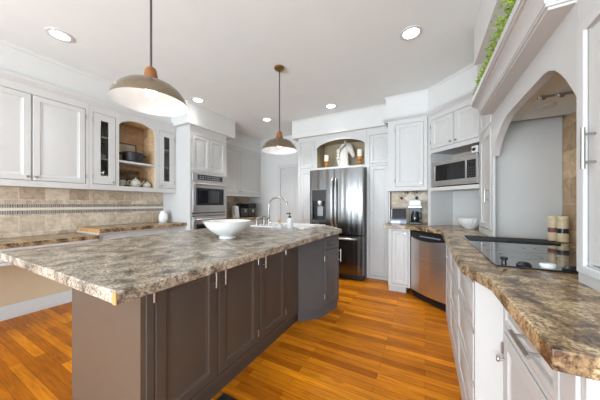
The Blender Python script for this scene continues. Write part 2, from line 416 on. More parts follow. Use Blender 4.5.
bm = nb(); sweep(bm, [(-3.85, -3.4), (-3.85, 1.24)], [(-.0, 0), (-.02, 0), (-.02, .10), (-.012, .125), (-.006, .14), (0, .14)]); struct('baseboard_left', bm, 'trim', 'white baseboard under the desk counter', 'baseboard')
bm = nb(); sweep(bm, [(-3.02, 4.55), (-3.5, 4.55)], [(0, 0), (.015, 0), (.015, .12), (0, .13)]); struct('baseboard_back', bm, 'trim', 'white baseboard by the back door', 'baseboard')

# backsplash, left wall
bm = nb(); box(bm, -3.85, -3.838, -1.2, 2.365, .85, 1.375); bs = struct('wall_backsplash', bm, 'trav_yz', 'travertine tile backsplash on the left wall', 'backsplash')
for a, b in ((1.164, 1.197), (1.090, 1.127)):
    bm = nb(); box(bm, -3.839, -3.832, -1.2, 2.365, a, b); obj('mosaic_band', bm, 'mosaic', bs)
bm = nb(); box(bm, -3.839, -3.830, -1.2, 2.365, 1.132, 1.158); obj('tile_liner', bm, 'candle', bs)
bm = nb(); box(bm, -3.85, -3.84, 3.1, 4.55, .914, 1.37); struct('wall_backsplash_corner', bm, 'trav_yz', 'tile backsplash behind the kettle', 'backsplash')
bm = nb(); box(bm, -.47, .2, 3.958, 3.97, .914, 1.40); bs2 = struct('wall_backsplash_back', bm, 'trav_xz', 'tile backsplash under the corner cabinet', 'backsplash')
for cx in (-.20, -.02):
    bm = nb(); prism(bm, [(cx-.085, 1.29), (cx, 1.205), (cx+.085, 1.29), (cx, 1.375)], 3.954, 3.959, lambda a, b, c: (a, c, b)); obj('diamond_tile', bm, 'candle', bs2)
bm = nb()
for cx in (-.32, -.11, .07): prism(bm, [(cx-.03, 1.29), (cx, 1.26), (cx+.03, 1.29), (cx, 1.32)], 3.953, 3.959, lambda a, b, c: (a, c, b))
obj('accent_tile', bm, 'blackmatte', bs2)
bm = nb(); box(bm, -.47, .2, 3.953, 3.959, 1.12, 1.155); obj('mosaic_band', bm, 'darkmetal', bs2)

# back door with arched panel
e = thing('door_1', 'white panelled door in the back wall', 'door', (-3.0, 4.55, 0), 0); e['kind'] = 'structure'
bm = nb(); frame(bm, 0, .98, 0, 2.09, [(.075, .905, -1, 2.015)][:1] if False else [(.075, .905, 0, 2.015)], -.022, -.001); obj('casing', bm, 'trim', e)
bm = nb(); box(bm, .08, .90, -.012, -.002, 0, 2.01)
for xa, xb in ((.17, .445), (.535, .81)):
    arc = [(xa+(xb-xa)*i/8, 1.78+.10*math.sin(math.pi/2*((i/8) if xa < .3 else 1-i/8))) for i in range(9)]
    strip(bm, arc, [(u, 1.05) for u, z in arc], -.018, -.010)
    box(bm, xa, xb, -.018, -.010, .2, .92)
obj('leaf', bm, 'white', e)

# ================================================================ LEFT WALL CABINETS (rz 90: local x = +Y, depth = -X)
LX = -3.5
e = thing('wall_cabinet', 'white wall cabinet with two raised panel doors above the desk counter', 'cabinet', (LX, .36, 0), 90)
body(e, 0, .91, 1.375, 2.385, .34); fframe(e, 0, .91, 1.375, 2.385, [(.03, .454, 1.435, 2.31), (.457, .88, 1.435, 2.31)])
door(e, .03, .454, 1.435, 2.31, kn=(.425, 1.475)); door(e, .457, .88, 1.435, 2.31, kn=(.485, 1.475), hi=.884)
# hutch with arched niche
HY = 1.272
e = thing('display_cabinet', 'white display cabinet with arched open niche between two narrow glass doors', 'cabinet', (LX, HY, 0), 90)
hw_ = 1.093
nx0, nx1, zb, zs = .308, .772, 1.435, 2.235
frame_bm = nb(); frame(frame_bm, 0, hw_, 1.375, 2.385, [(.035, .268, 1.44, 2.305), (nx0, nx1, zb, 2.33), (.825, 1.065, 1.44, 2.305)])
arc = [(nx0+(nx1-nx0)*i/16, zs+.093*math.sin(math.pi*i/16)**.65) for i in range(17)]
strip(frame_bm, [(u, 2.332) for u, z in arc], arc, .0005, .0175)
obj('face_frame', frame_bm, 'white', e)
bm = nb(); box(bm, 0, hw_, .018, .345, 1.375, 1.433); box(bm, 0, hw_, .018, .345, 2.34, 2.385); box(bm, 0, .02, .018, .345, 1.433, 2.34); box(bm, hw_-.02, hw_, .018, .345, 1.433, 2.34)
obj('body', bm, 'white', e)
bm = nb(); box(bm, .02, nx0-.02, .335, .345, 1.433, 2.34); obj('cabinet_back', bm, 'khaki', e); bm = nb(); box(bm, nx1+.02, hw_-.02, .335, .345, 1.433, 2.34); obj('cabinet_back', bm, 'khaki', e)
bm = nb(); box(bm, nx0-.02, nx0, .019, .345, 1.433, 2.34); box(bm, nx1, nx1+.02, .019, .345, 1.433, 2.34); box(bm, nx0, nx1, .333, .345, 1.433, 2.34); box(bm, nx0, nx1, .019, .333, 2.325, 2.34)
obj('niche_lining', bm, 'trav_gold', e)
bm = nb(); box(bm, nx0, nx1, .004, .333, 1.748, 1.773); obj('shelf', bm, 'white', e)
for a, b in ((.035, .268), (.825, 1.065)):
    d = nb(); m_ = .075
    frame(d, a+G, b-G, 1.44+G, 2.305-G, [(a+m_, b-m_, 1.44+m_+.03, 2.305-m_-.01)], -.0035, .016)
    d = obj('glass_door', d, 'white', e)
    g = nb(); box(g, a+m_-.004, b-m_+.004, .004, .008, 1.44+m_+.025, 2.305-m_-.005); obj('pane', g, 'glass', d)
    knob(d, (b-.03) if a < .3 else (a+.03), 1.475); hinges(d, (a-.003) if a < .3 else (b+.003), (1.53, 2.21))
    lo, hi_ = (.022, nx0-.022) if a < .3 else (nx1+.022, hw_-.022)
    for z in (1.76, 2.03):
        s = nb(); box(s, lo, hi_, .03, .33, z-.009, z+.009); obj('inner_shelf', s, 'white', e)
# things in the glass cupboard and the niche
def hy(u, d): return (LX-d, HY+u)
k = 0
for (u, d, z, lab, h, r) in ((.12, .10, 1.769, 'white jar on the middle glass cupboard shelf left of the arched niche', .10, .033), (.19, .14, 1.769, 'small white cup beside the jar in the left glass cupboard', .07, .03)):
    bm = nb(); lathe(bm, [(0, 0), (r*.8, 0), (r, .02), (r, h*.75), (r*.6, h*.88), (r*.6, h), (0, h)], seg=18)
    x, y = hy(u, d); solo('storage_jar', bm, 'porcelain', lab, 'jar', (x, y, z))
def goblet(u, d, z, lab):
    bm = nb(); lathe(bm, [(0, 0), (.026, 0), (.026, .004), (.004, .012), (.004, .055), (.022, .075), (.028, .10), (.024, .135), (.022, .135), (.025, .10), (.018, .08), (0, .074)], seg=16)
    x, y = hy(u, d); solo('wine_glass', bm, 'plastic', lab, 'glass', (x, y, z), group='glasses in the left glass cupboard')
for i, u in enumerate((.105, .165, .22)): goblet(u, .1+.02*(i % 2), 1.434, 'pale stemmed glass on the bottom of the left glass cupboard')
# pictures in the niche
def picture(loc, w, h, mat, fm, lab, tilt=8):
    e = thing('picture_frame', lab, 'picture', loc, 90)
    for nm, f, m in (('frame', 1, fm), ('artwork', 0, mat)):
        bm = nb()
        if f: frame(bm, -w/2, w/2, 0, h, [(-w/2+.016, w/2-.016, .016, h-.016)], -.008, .008)
        else: box(bm, -w/2+.014, w/2-.014, -.002, .003, .014, h-.014)
        bmesh.ops.rotate(bm, verts=bm.verts, cent=(0,0,0), matrix=Matrix.Rotation(-R(tilt), 3, 'X'))
        obj(nm, bm, m, e)
x, y = hy(.49, .255); picture((x, y, 1.7735), .34, .30, 'paper', 'darkmetal', 'framed pale landscape sketch leaning behind the black pot')
x, y = hy(.53, .245); picture((x, y, 1.4335), .36, .26, 'painting', 'brass', 'framed dark painting leaning behind the white teapot')
# dutch oven
x, y = hy(.53, .12)
e = thing('dutch_oven', 'black cast iron pot on the niche shelf', 'pot', (x, y, 1.7735), 90)
bm = nb(); lathe(bm, [(0, 0), (.085, 0), (.108, .02), (.128, .13), (.134, .134), (.128, .138), (.118, .135), (.10, .03), (0, .02)], seg=32); obj('pot_body', bm, 'blackmatte', e)
for s in (-1, 1):
    bm = nb(); tube(bm, [(s*.122, -.035, .108), (s*.155, -.03, .115), (s*.163, 0, .117), (s*.155, .03, .115), (s*.122, .035, .108)], .008, 8); obj('handle', bm, 'blackmatte', e)
# tea things
x, y = hy(.555, .10)
e = thing('teapot', 'white lidded teapot in the arched niche', 'teapot', (x, y, 1.4335), 90)
bm = nb(); lathe(bm, [(0, 0), (.04, 0), (.062, .025), (.066, .06), (.05, .095), (.033, .105), (0, .107)], seg=24); obj('pot_body', bm, 'china', e)
bm = nb(); tube(bm, [(.05, 0, .045), (.085, 0, .06), (.10, 0, .09), (.115, 0, .10)], [.016, .012, .009, .008], 8); obj('spout', bm, 'china', e)
bm = nb(); tube(bm, [(-.055, 0, .085), (-.09, 0, .09), (-.10, 0, .06), (-.085, 0, .035), (-.06, 0, .03)], .006, 8); obj('handle', bm, 'china', e)
bm = nb(); lathe(bm, [(0, .103), (.036, .104), (.03, .115), (.012, .122), (.008, .128), (.013, .136), (0, .145)], seg=18); obj('lid', bm, 'china', e)
x, y = hy(.375, .09)
e = thing('teacup', 'white footed cup left of the teapot in the niche', 'cup', (x, y, 1.4335), 90)
bm = nb(); lathe(bm, [(0, 0), (.03, 0), (.024, .01), (.045, .05), (.05, .085), (.046, .085), (.04, .05), (0, .02)], seg=20); obj('bowl', bm, 'china', e)
bm = nb(); tube(bm, [(.046, 0, .07), (.075, 0, .07), (.075, 0, .04), (.04, 0, .035)], .005, 8); obj('handle', bm, 'china', e)
x, y = hy(.70, .085)
e = thing('sugar_bowl', 'small white sugar bowl with domed lid right of the teapot', 'bowl', (x, y, 1.4335), 90)
bm = nb(); lathe(bm, [(0, 0), (.03, 0), (.048, .02), (.05, .045), (.042, .06), (0, .062)], seg=20); obj('bowl', bm, 'china', e)
bm = nb(); lathe(bm, [(0, .06), (.043, .061), (.032, .075), (.009, .082), (.011, .092), (0, .097)], seg=18); obj('lid', bm, 'china', e)

# left counters and bases
bm = nb(); box(bm, -3.838, -3.235, 1.27, 2.365, .87, .914)
ct_ = solo('countertop', bm, 'granite_brown', 'raised brown mottled countertop below the display cabinet', 'countertop', bevel=.004)
bm = nb(); box(bm, -3.79, -3.236, 1.2685, 1.2699, .871, .913); obj('warm_lit_end_edge', bm, 'chip_and_lit_end', ct_)  # orange strip paints the warm light falling on this counter end
bm = nb(); box(bm, -3.838, -3.235, -1.2, 1.268, .808, .85)
solo('desk_countertop', bm, 'granite_brown', 'lower brown mottled desk countertop along the left wall', 'countertop', bevel=.004)
e = thing('base_cabinet', 'white base cabinet with drawers below the display cabinet', 'cabinet', (-3.27, 1.275, 0), 90)
body(e, 0, 1.09, .1, .869, .57); fframe(e, 0, 1.09, .1, .869, [(.03, .29, .70, .845), (.31, .80, .70, .845), (.82, 1.06, .70, .845), (.03, .54, .14, .68), (.55, 1.06, .14, .68)])
for a, b in ((.03, .29), (.31, .80), (.82, 1.06)): door(e, a, b, .70, .845, prof=SLIM, name='drawer', kn=((a+b)/2, .765))
door(e, .03, .54, .14, .68, kn=(.5, .63)); door(e, .55, 1.06, .14, .68, kn=(.59, .63))
bm = nb(); box(bm, 0, 1.09, .07, .57, 0, .1); obj('toe_kick', bm, 'white', e)
e = thing('desk_apron', 'white drawer apron below the low desk countertop', 'cabinet', (-3.243, -1.2, 0), 90)
body(e, 0, 2.46, .66, .807, .55); fframe(e, 0, 2.46, .66, .807, [(.5, 1.2, .685, .79), (1.25, 1.95, .685, .79)])
for a, b in ((.5, 1.2), (1.25, 1.95)): door(e, a, b, .685, .79, prof=SLIM, name='drawer', kn=((a+b)/2, .737))
bm = nb(); box(bm, 2.44, 2.46, .02, .57, 0, .66); obj('support_panel', bm, 'white', e)
bm = nb(); box(bm, 0, .02, .02, .57, 0, .66); obj('support_panel', bm, 'white', e)

# oven tower
TX, TY = -3.17, 2.37
e = thing('oven_cabinet', 'tall white cabinet housing the wall oven', 'cabinet', (TX, TY, 0), 90)
bm = nb(); box(bm, 0, .03, 0, .68, 0, 2.42); obj('side_panel', bm, 'white', e)
bm = nb(); box(bm, .72, .75, 0, .68, 0, 2.42); obj('side_panel', bm, 'white', e)
bm = nb(); box(bm, .03, .72, .018, .68, 1.70, 2.42); box(bm, .03, .72, .66, .68, 0, 1.70); box(bm, .03, .72, .018, .66, .0, .36); obj('body', bm, 'white', e)
fframe(e, .03, .72, 1.695, 2.42, [(.035, .374, 1.72, 2.285), (.377, .715, 1.72, 2.285)])
door(e, .035, .374, 1.72, 2.285, br=((.345, 1.745), (.345, 1.84)), hi=.031); door(e, .377, .715, 1.72, 2.285, br=((.405, 1.745), (.405, 1.84)))
bm = nb(); frame(bm, .03, .72, .02, .37, []); obj('face_frame', bm, 'white', e)
e = thing('wall_oven', 'stainless steel double wall oven in the tall white cabinet', 'oven', (TX, TY, 0), 90)
bm = nb(); box(bm, .035, .715, .0, .6, .375, 1.69); obj('body', bm, 'blackmatte', e)
bm = nb(); box(bm, .033, .717, -.022, 0, 1.565, 1.688); cp = obj('control_panel', bm, 'steel', e, .003)
bm = nb(); box(bm, .12, .63, -.026, -.0215, 1.585, 1.668); obj('display', bm, 'blackglass', cp)
for i in range(9):
    for j in range(2): bm = nb(); box(bm, .16+i*.048, .185+i*.048, -.028, -.0255, 1.60+j*.035, 1.615+j*.035); obj('button', bm, 'silver', cp)
def oven_door(z0, z1, wz0, wz1):
    bm = nb(); frame(bm, .033, .717, z0, z1, [(.11, .63, wz0, wz1)], -.03, 0); d = obj('door', bm, 'steel', e, .003)
    bm = nb(); n = 12
    top = [(.112+.516*i/n, wz1-.004-.0*i) for i in range(n+1)]
    strip(bm, top, [(u, wz0+.003) for u, z in top], -.031, -.004); obj('window', bm, 'blackglass', d)
    bm = nb(); frame(bm, .09, .65, wz0-.02, wz1+.02, [(.125, .615, wz0+.015, wz1-.015)], -.034, -.028); obj('window_trim', bm, 'black', d)
    pts = [(.07+.61*i/10, -.055-.022*math.sin(math.pi*i/10), z1-.045) for i in range(11)]
    bm = nb(); tube(bm, pts, .012, 10); cyl(bm, (.09, -.028, z1-.045), (.09, -.062, z1-.045), .01); cyl(bm, (.66, -.028, z1-.045), (.66, -.062, z1-.045), .01)
    obj('handle', bm, 'steel', d)
oven_door(1.065, 1.56, 1.20, 1.435); oven_door(.50, 1.00, .62, .86)
bm = nb(); box(bm, .033, .717, -.02, 0, 1.012, 1.05); obj('vent_strip', bm, 'steel', e)

# cabinets beyond the oven
e = thing('wall_cabinet', 'white two door wall cabinet beyond the wall oven in the far corner', 'cabinet', (LX, 3.125, 0), 90)
body(e, 0, 1.42, 1.365, 2.42, .34); fframe(e, 0, 1.42, 1.365, 2.42, [(.05, .70, 1.42, 2.32), (.71, 1.36, 1.42, 2.32)])
door(e, .05, .70, 1.42, 2.32, kn=(.66, 1.47)); door(e, .71, 1.36, 1.42, 2.32, kn=(.75, 1.47))
e = thing('base_cabinet', 'white base cabinet beyond the wall oven', 'cabinet', (-3.25, 3.125, 0), 90)
body(e, 0, 1.42, 0, .869, .59); fframe(e, 0, 1.42, 0.1, .869, [(.03, .70, .14, .845), (.72, 1.39, .14, .845)])
door(e, .03, .70, .14, .845, kn=(.66, .79)); door(e, .72, 1.39, .14, .845, kn=(.76, .79))
bm = nb(); box(bm, -3.84, -3.22, 3.122, 4.548, .87, .914); solo('countertop', bm, 'granite_brown', 'countertop under the kettle beyond the wall oven', 'countertop', bevel=.004)

# ================================================================ PANTRY WALL (rz 0)
PY = 3.88
def pantry(name, lab, x, w, holes_doors, z1=2.42):
    e = thing(name, lab, 'cabinet', (x, PY, 0), 0)
    body(e, 0, w, 0, z1, .69); fframe(e, 0, w, 0, z1, holes_doors); return e
e = pantry('pantry_cabinet', 'narrow white pantry cabinet left of the refrigerator', -2.105, .36, [(.04, .335, .06, 1.825), (.04, .335, 1.855, 2.335)])
door(e, .04, .335, .06, 1.825, kn=(.30, 1.1)); door(e, .04, .335, 1.855, 2.335, kn=(.30, 1.90))
e = pantry('pantry_cabinet', 'narrow white pantry cabinet right of the refrigerator', -.838, .358, [(.045, .335, .05, 1.81), (.045, .335, 1.845, 2.31)])
door(e, .045, .335, .05, 1.81, kn=(.075, 1.06)); door(e, .045, .335, 1.845, 2.31, kn=(.075, 1.89))
# over fridge niche
e = thing('niche_cabinet', 'white arched olive niche above the refrigerator', 'cabinet', (-1.743, PY, 0), 0)
w_ = .903; a0, a1, zn = .018, .873, 1.845
arc = [(a0+(a1-a0)*i/20, 2.20+.115*math.sin(math.pi*i/20)**.6) for i in range(21)]
bm = nb(); frame(bm, 0, w_, 1.80, 2.42, [(a0, a1, zn, 2.322)]); strip(bm, [(u, 2.323) for u, z in arc], arc, .0005, .0175); obj('face_frame', bm, 'white', e)
bm = nb(); box(bm, a0, a1, .38, .39, zn, 2.34); box(bm, 0, a0, .018, .39, zn, 2.34); box(bm, a1, w_, .018, .39, zn, 2.34); box(bm, a0, a1, .018, .38, 2.33, 2.34); obj('niche_lining', bm, 'niche', e)
bm = nb(); frame(bm, .16, .72, zn+.02, 2.28, [(.20, .68, zn+.06, 2.24)], .37, .381); obj('back_panel_moulding', bm, 'niche', e)
bm = nb(); box(bm, a0, a1, -.012, .38, zn-.03, zn); obj('shelf', bm, 'white', e)
# fridge
FX, FY = -1.74, 3.62
e = thing('refrigerator', 'smoky stainless french door refrigerator with water dispenser', 'refrigerator', (FX, FY, 0), 0)
bm = nb(); box(bm, .005, .895, .09, .90, .03, 1.775); obj('cabinet_shell', bm, 'fridge_side', e, .004)
def bowed(bm, x0, x1, z0, z1, hole=None):
    n = 10; xc = .45
    def yb(x): return -.012*(1-((x-xc)/.45)**2)
    xs = sorted({x0+(x1-x0)*i/n for i in range(n+1)} | ({hole[0], hole[1]} if hole else set()))
    for a, b in zip(xs, xs[1:]):
        segs = [(z0, z1)]
        if hole and a >= hole[0]-1e-6 and b <= hole[1]+1e-6: segs = [(z0, hole[2]), (hole[3], z1)]
        for za, zb_ in segs:
            v = [bm.verts.new(c) for c in ((a, yb(a), za), (b, yb(b), za), (b, .08, za), (a, .08, za), (a, yb(a), zb_), (b, yb(b), zb_), (b, .08, zb_), (a, .08, zb_))]
            for f in ((0,3,2,1),(4,5,6,7),(0,1,5,4),(1,2,6,5),(2,3,7,6),(3,0,4,7)): bm.faces.new([v[i] for i in f])
    bmesh.ops.remove_doubles(bm, verts=bm.verts, dist=1e-5)
    # drop interior walls shared by neighbouring cells
    seen = {}
    for f in list(bm.faces):
        seen.setdefault(tuple(sorted(v.index for v in f.verts)), []).append(f)
    bm.verts.index_update(); seen = {}
    for f in list(bm.faces): seen.setdefault(frozenset(v.index for v in f.verts), []).append(f)
    bmesh.ops.delete(bm, geom=[f for fs in seen.values() if len(fs) > 1 for f in fs], context='FACES_ONLY')
hole = (.055, .30, .94, 1.43)
bm = nb(); bowed(bm, .003, .448, .725, 1.77, hole); dl = obj('left_door', bm, 'fridge', e)
bm = nb(); bowed(bm, .453, .897, .725, 1.77); dr = obj('right_door', bm, 'fridge', e)
bm = nb(); bowed(bm, .003, .897, .09, .70); df = obj('freezer_drawer', bm, 'fridge', e)
bm = nb(); box(bm, .055, .30, .062, .078, .94, 1.43); frame(bm, .045, .31, .93, 1.44, [(.06, .295, .95, 1.25)], -.012, .0); box(bm, .06, .295, .002, .06, 1.25, 1.42); box(bm, .06, .295, -.03, .06, .935, .95); dp = obj('dispenser', bm, 'black', dl)
bm = nb(); frame(bm, .038, .317, .922, 1.448, [(.05, .305, .935, 1.435)], -.016, .0); obj('dispenser_bezel', bm, 'fridge', dl)
bm = nb(); lathe(bm, [(0, 1.16), (.05, 1.17), (.065, 1.21), (.065, 1.25), (0, 1.25)], (.18, .03, 0), 16); obj('ice_chute', bm, 'steel', dl)
bm = nb(); box(bm, .13, .23, .035, .05, 1.0, 1.16); obj('paddle', bm, 'tray', dl)
for dd, x in ((dl, .418), (dr, .482)):
    bm = nb(); pts = [(x, -.012, .83), (x, -.055, .87), (x, -.07, 1.0), (x, -.075, 1.22), (x, -.07, 1.44), (x, -.055, 1.57), (x, -.012, 1.61)]
    tube(bm, pts, .014, 10); obj('handle', bm, 'steel', dd)
bm = nb(); tube(bm, [(.09, -.012, .655), (.12, -.055, .655), (.3, -.068, .655), (.6, -.068, .655), (.78, -.055, .655), (.81, -.012, .655)], .014, 10); obj('handle', bm, 'steel', df)
bm = nb(); box(bm, .01, .89, .03, .09, .015, .085); obj('bottom_grille', bm, 'blackmatte', e)
for x in (.08, .82):
    bm = nb(); cyl(bm, (x-.02, .12, .02), (x+.02, .12, .02), .02, 12); obj('caster', bm, 'black', e)
# candles
def candle(x, y, lab, ph, ch):
    e = thing('candle_holder', lab, 'candle holder', (x, y, zn), 0)
    e['group'] = 'candles in the niche above the refrigerator'
    bm = nb(); lathe(bm, [(0, 0), (.052, 0), (.052, .012), (.03, .02), (.022, .035), (.036, .05), (.040, .065), (.03, .08), (.020, .09), (.030, .102), (.05, .11), (.052, ph), (0, ph)], seg=24); obj('turned_stand', bm, 'amber', e)
    bm = nb(); lathe(bm, [(0, ph), (.040, ph), (.040, ph+ch-.004), (.036, ph+ch), (.02, ph+ch-.006), (0, ph+ch-.006)], seg=24); c = obj('pillar_candle', bm, 'candle', e)
    bm = nb(); cyl(bm, (0, 0, ph+ch-.006), (0, 0, ph+ch+.008), .0018, 6); obj('wick', bm, 'blackmatte', c)
candle(-1.575, 3.97, 'short turned wood holder with ivory candle left of the horse bust', .12, .115)
candle(-.97, 3.97, 'taller turned wood holder with ivory candle right of the horse bust', .155, .12)
# horse bust
e = thing('horse_bust', 'white carved horse head bust in the niche above the refrigerator', 'sculpture', (-1.255, 4.03, zn), 0)
bm = nb(); box(bm, -.10, .09, -.06, .06, 0, .022); box(bm, -.092, .082, -.052, .052, .022, .05); obj('plinth', bm, 'plaster', e, .004)
bm = nb()
def loft(bm, st, seg=16):
    """stations (x, z, tilt_deg, half_length, half_width): ellipses across a neck/head centre line in the XZ plane"""
    rows = []
    for x, z, t, a_, b_ in st:
        t = R(t); u = (math.cos(t), math.sin(t))
        rows.append([bm.verts.new((x+u[0]*a_*math.cos(2*math.pi*i/seg), b_*math.sin(2*math.pi*i/seg), z+u[1]*a_*math.cos(2*math.pi*i/seg))) for i in range(seg)])
    for A, B in zip(rows, rows[1:]):
        for i in range(seg): bm.faces.new((A[i], A[(i+1)%seg], B[(i+1)%seg], B[i]))
    bm.faces.new(rows[0][::-1]); bm.faces.new(rows[-1])
loft(bm, [(-.012, .045, 0, .085, .05), (-.018, .10, 0, .092, .052), (-.02, .16, 0, .09, .05), (-.018, .22, 4, .084, .048), (-.008, .28, 12, .078, .046), (.008, .33, 24, .072, .046), (.03, .365, 45, .066, .046), (.055, .372, 66, .064, .046),
          (.083, .342, 50, .072, .046), (.108, .305, 42, .058, .042), (.13, .262, 38, .046, .037), (.147, .225, 36, .038, .033), (.160, .195, 36, .036, .031), (.168, .175, 36, .030, .026), (.173, .165, 36, .016, .014)])
obj('horse_head', bm, 'plaster', e, ang=60)
bm = nb(); random.seed(3)
for i in range(64):
    t = i/63; x = -.095-.012*math.sin(t*3.0)+.11*max(0, t-.70)/.30; z = .07+.335*t
    ball(bm, (x+random.uniform(-.018, .016), random.uniform(-.05, .05), z+random.uniform(-.012, .012)), random.uniform(.018, .031), 1.1, 8, 6)
for i in range(9): ball(bm, (.02+.012*i, random.uniform(-.024, .024), .43-.010*i), .016, 1.1, 8, 6)
obj('mane', bm, 'plaster', e)
for s in (-1, 1):
    bm = nb(); tube(bm, [(.02, s*.030, .41), (.018, s*.038, .44), (.03, s*.036, .468)], [.018, .016, .003], 8); obj('ear', bm, 'plaster', e)
    bm = nb(); ball(bm, (.095, s*.040, .345), .009); obj('eye', bm, 'plaster', e)

# ================================================================ CORNER CABINETS
e = thing('wall_cabinet', 'white single door wall cabinet above the coffee maker', 'cabinet', (-.475, 3.58, 0), 0)
body(e, 0, .50, 1.385, 2.42, .375); fframe(e, 0, .505, 1.385, 2.42, [(.10, .462, 1.44, 2.325)])
door(e, .10, .462, 1.44, 2.325, kn=(.43, 1.485), hi=.097)
bm = nb()
for x in (.24, .36): cyl(bm, (x, .12, 1.385), (x, .12, 1.35), .025, 12)
obj('puck_light', bm, 'darkmetal', e)
# microwave hutch (rz -45)
HP = (.035, 3.58)
e = thing('microwave_cabinet', 'white diagonal corner cabinet with a microwave shelf', 'cabinet', (*HP, 0), -45)
L = .715; DP = .40
fframe(e, 0, L, .9145, 2.42, [(.045, .372, 1.915, 2.30), (.378, .69, 1.915, 2.30), (.045, .69, 1.414, 1.865), (.045, .69, .9145, 1.37)])
bm = nb(); box(bm, .045, L-.03, .018, DP, 1.87, 2.42); obj('body', bm, 'white', e)
bm = nb(); box(bm, 0, .045, .018, DP, .9145, 1.87); obj('side_panel', bm, 'white', e)
bm = nb(); box(bm, .69, .715, .018, .30, .9145, 1.87); obj('side_panel', bm, 'white', e)
bm = nb(); box(bm, .045, .69, DP-.015, DP, .9145, 1.385); obj('back_panel', bm, 'panelwall', e)
bm = nb(); box(bm, .045, .69, DP-.015, DP, 1.386, 1.87); obj('shelf_back', bm, 'khaki', e)
bm = nb(); box(bm, .045, .69, -.004, DP-.015, 1.37, 1.412); obj('shelf', bm, 'white', e)
door(e, .045, .372, 1.915, 2.30, kn=(.34, 1.955), hi=.042); door(e, .378, .69, 1.915, 2.30, kn=(.41, 1.955), hi=.693)
e = thing('microwave', 'stainless steel microwave in the corner cabinet shelf', 'microwave', (*HP, 0), -45)
bm = nb(); box(bm, .085, .672, .012, .33, 1.428, 1.735); obj('body', bm, 'black', e, .003)
bm = nb(); frame(bm, .085, .672, 1.426, 1.737, [(.125, .525, 1.49, 1.69), (.54, .645, 1.49, 1.69)], -.014, .012); obj('front_frame', bm, 'steel', e, .002)
bm = nb(); box(bm, .123, .527, -.009, .008, 1.488, 1.692); obj('door_window', bm, 'blackglass', e)
bm = nb(); box(bm, .538, .647, -.009, .008, 1.488, 1.692); kp = obj('keypad', bm, 'black', e)
for i in range(3):
    for j in range(4): bm = nb(); box(bm, .556+i*.028, .574+i*.028, -.0115, -.0085, 1.505+j*.03, 1.520+j*.03); obj('button', bm, 'darkmetal', kp)
bm = nb(); box(bm, .556, .63, -.0115, -.0085, 1.645, 1.675); obj('clock_display', bm, 'screen', kp)
for x in (.12, .63):
    bm = nb(); cyl(bm, (x, .05, 1.4125), (x, .05, 1.43), .012, 10); cyl(bm, (x, .28, 1.4125), (x, .28, 1.43), .012, 10); obj('foot', bm, 'black', e)
# webcam on microwave
c45 = math.cos(R(45))
def diag(u, d): return (HP[0]+c45*u+c45*d, HP[1]-c45*u+c45*d)
x, y = diag(.615, .045)
e = thing('security_camera', 'small white cube camera on top of the microwave', 'camera', (x, y, 1.737), -45)
bm = nb(); box(bm, -.036, .036, -.036, .036, .024, .100); obj('housing', bm, 'plastic', e, .006)
bm = nb(); cyl(bm, (-.005, -.0355, .062), (-.005, -.042, .062), .019, 16); obj('lens', bm, 'blackglass', e)
bm = nb(); cyl(bm, (0, 0, 0), (0, 0, .006), .026, 16); cyl(bm, (0, 0, .005), (0, 0, .026), .008, 10); obj('stand', bm, 'plastic', e)
bm = nb(); tube(bm, [(.03, .01, .045), (.05, .0, .02), (.058, .05, .03), (.062, .15, .02)], .003, 6); obj('power_cable', bm, 'plastic', e)
# bowl in hutch
x, y = diag(.455, .15)
bm = nb(); lathe(bm, [(0, .0), (.055, 0), (.06, .008), (.095, .04), (.122, .095), (.128, .118), (.122, .118), (.09, .045), (.05, .015), (0, .012)], seg=64, wave=lambda a, j: 1+(.03 if j > 2 else 0)*math.cos(16*a))
solo('fluted_bowl', bm, 'porcelain', 'white fluted bowl on the corner counter below the microwave', 'bowl', (x, y, .9145))
# phone dock / screen device
e = thing('kitchen_tablet', 'blue grey device with dark tilted screen on the corner counter', 'device', (-.345, 3.70, .9145), 6)
bm = nb(); prism(bm, [(-.075, 0), (.075, 0), (.075, .05), (.05, .075), (-.075, .055)], -.11, .11, lambda a, b, c: (c, a, b)); obj('base', bm, 'bluegrey', e, .006)
bm = nb(); box(bm, -.095, .095, -.008, .008, 0, .16)
bmesh.ops.rotate(bm, verts=bm.verts, cent=(0,0,0), matrix=Matrix.Rotation(-R(14), 3, 'X')); bmesh.ops.translate(bm, verts=bm.verts, vec=(.01, .02, .06)); obj('screen', bm, 'screen', e, .003)
bm = nb(); box(bm, -.09, .02, -.0785, -.0735, .012, .04); obj('button_strip', bm, 'silver', e)
bm = nb(); box(bm, -.125, -.085, .0, .06, 0, .20); solo('salt_box', bm, 'plastic', 'white upright box behind the dark tilted screen', 'box', (-.325, 3.78, .9145), 0, bevel=.004)
e = thing('coffee_maker', 'black coffee maker with white top on the corner counter', 'coffee maker', (-.125, 3.74, .9145), 0)
bm = nb(); box(bm, -.075, .075, -.09, .10, 0, .03); box(bm, -.075, .075, .03, .10, .03, .25); obj('body', bm, 'black', e, .005)
bm = nb(); box(bm, -.08, .08, -.095, .105, .25, .345); obj('brew_head', bm, 'plastic', e, .015)
bm = nb(); box(bm, -.074, .074, -.092, -.088, .235, .25); box(bm, -.08, .08, -.088, .09, .238, .25); obj('trim_band', bm, 'steel', e)
bm = nb(); lathe(bm, [(0, .032), (.05, .032), (.056, .06), (.05, .14), (.038, .17), (.04, .18), (0, .18)], (0, -.035, 0), 24); cf = obj('carafe', bm, 'blackglass', e)
bm = nb(); tube(bm, [(.045, -.05, .16), (.078, -.07, .155), (.078, -.07, .08), (.05, -.05, .07)], .007, 8); obj('handle', bm, 'black', cf)

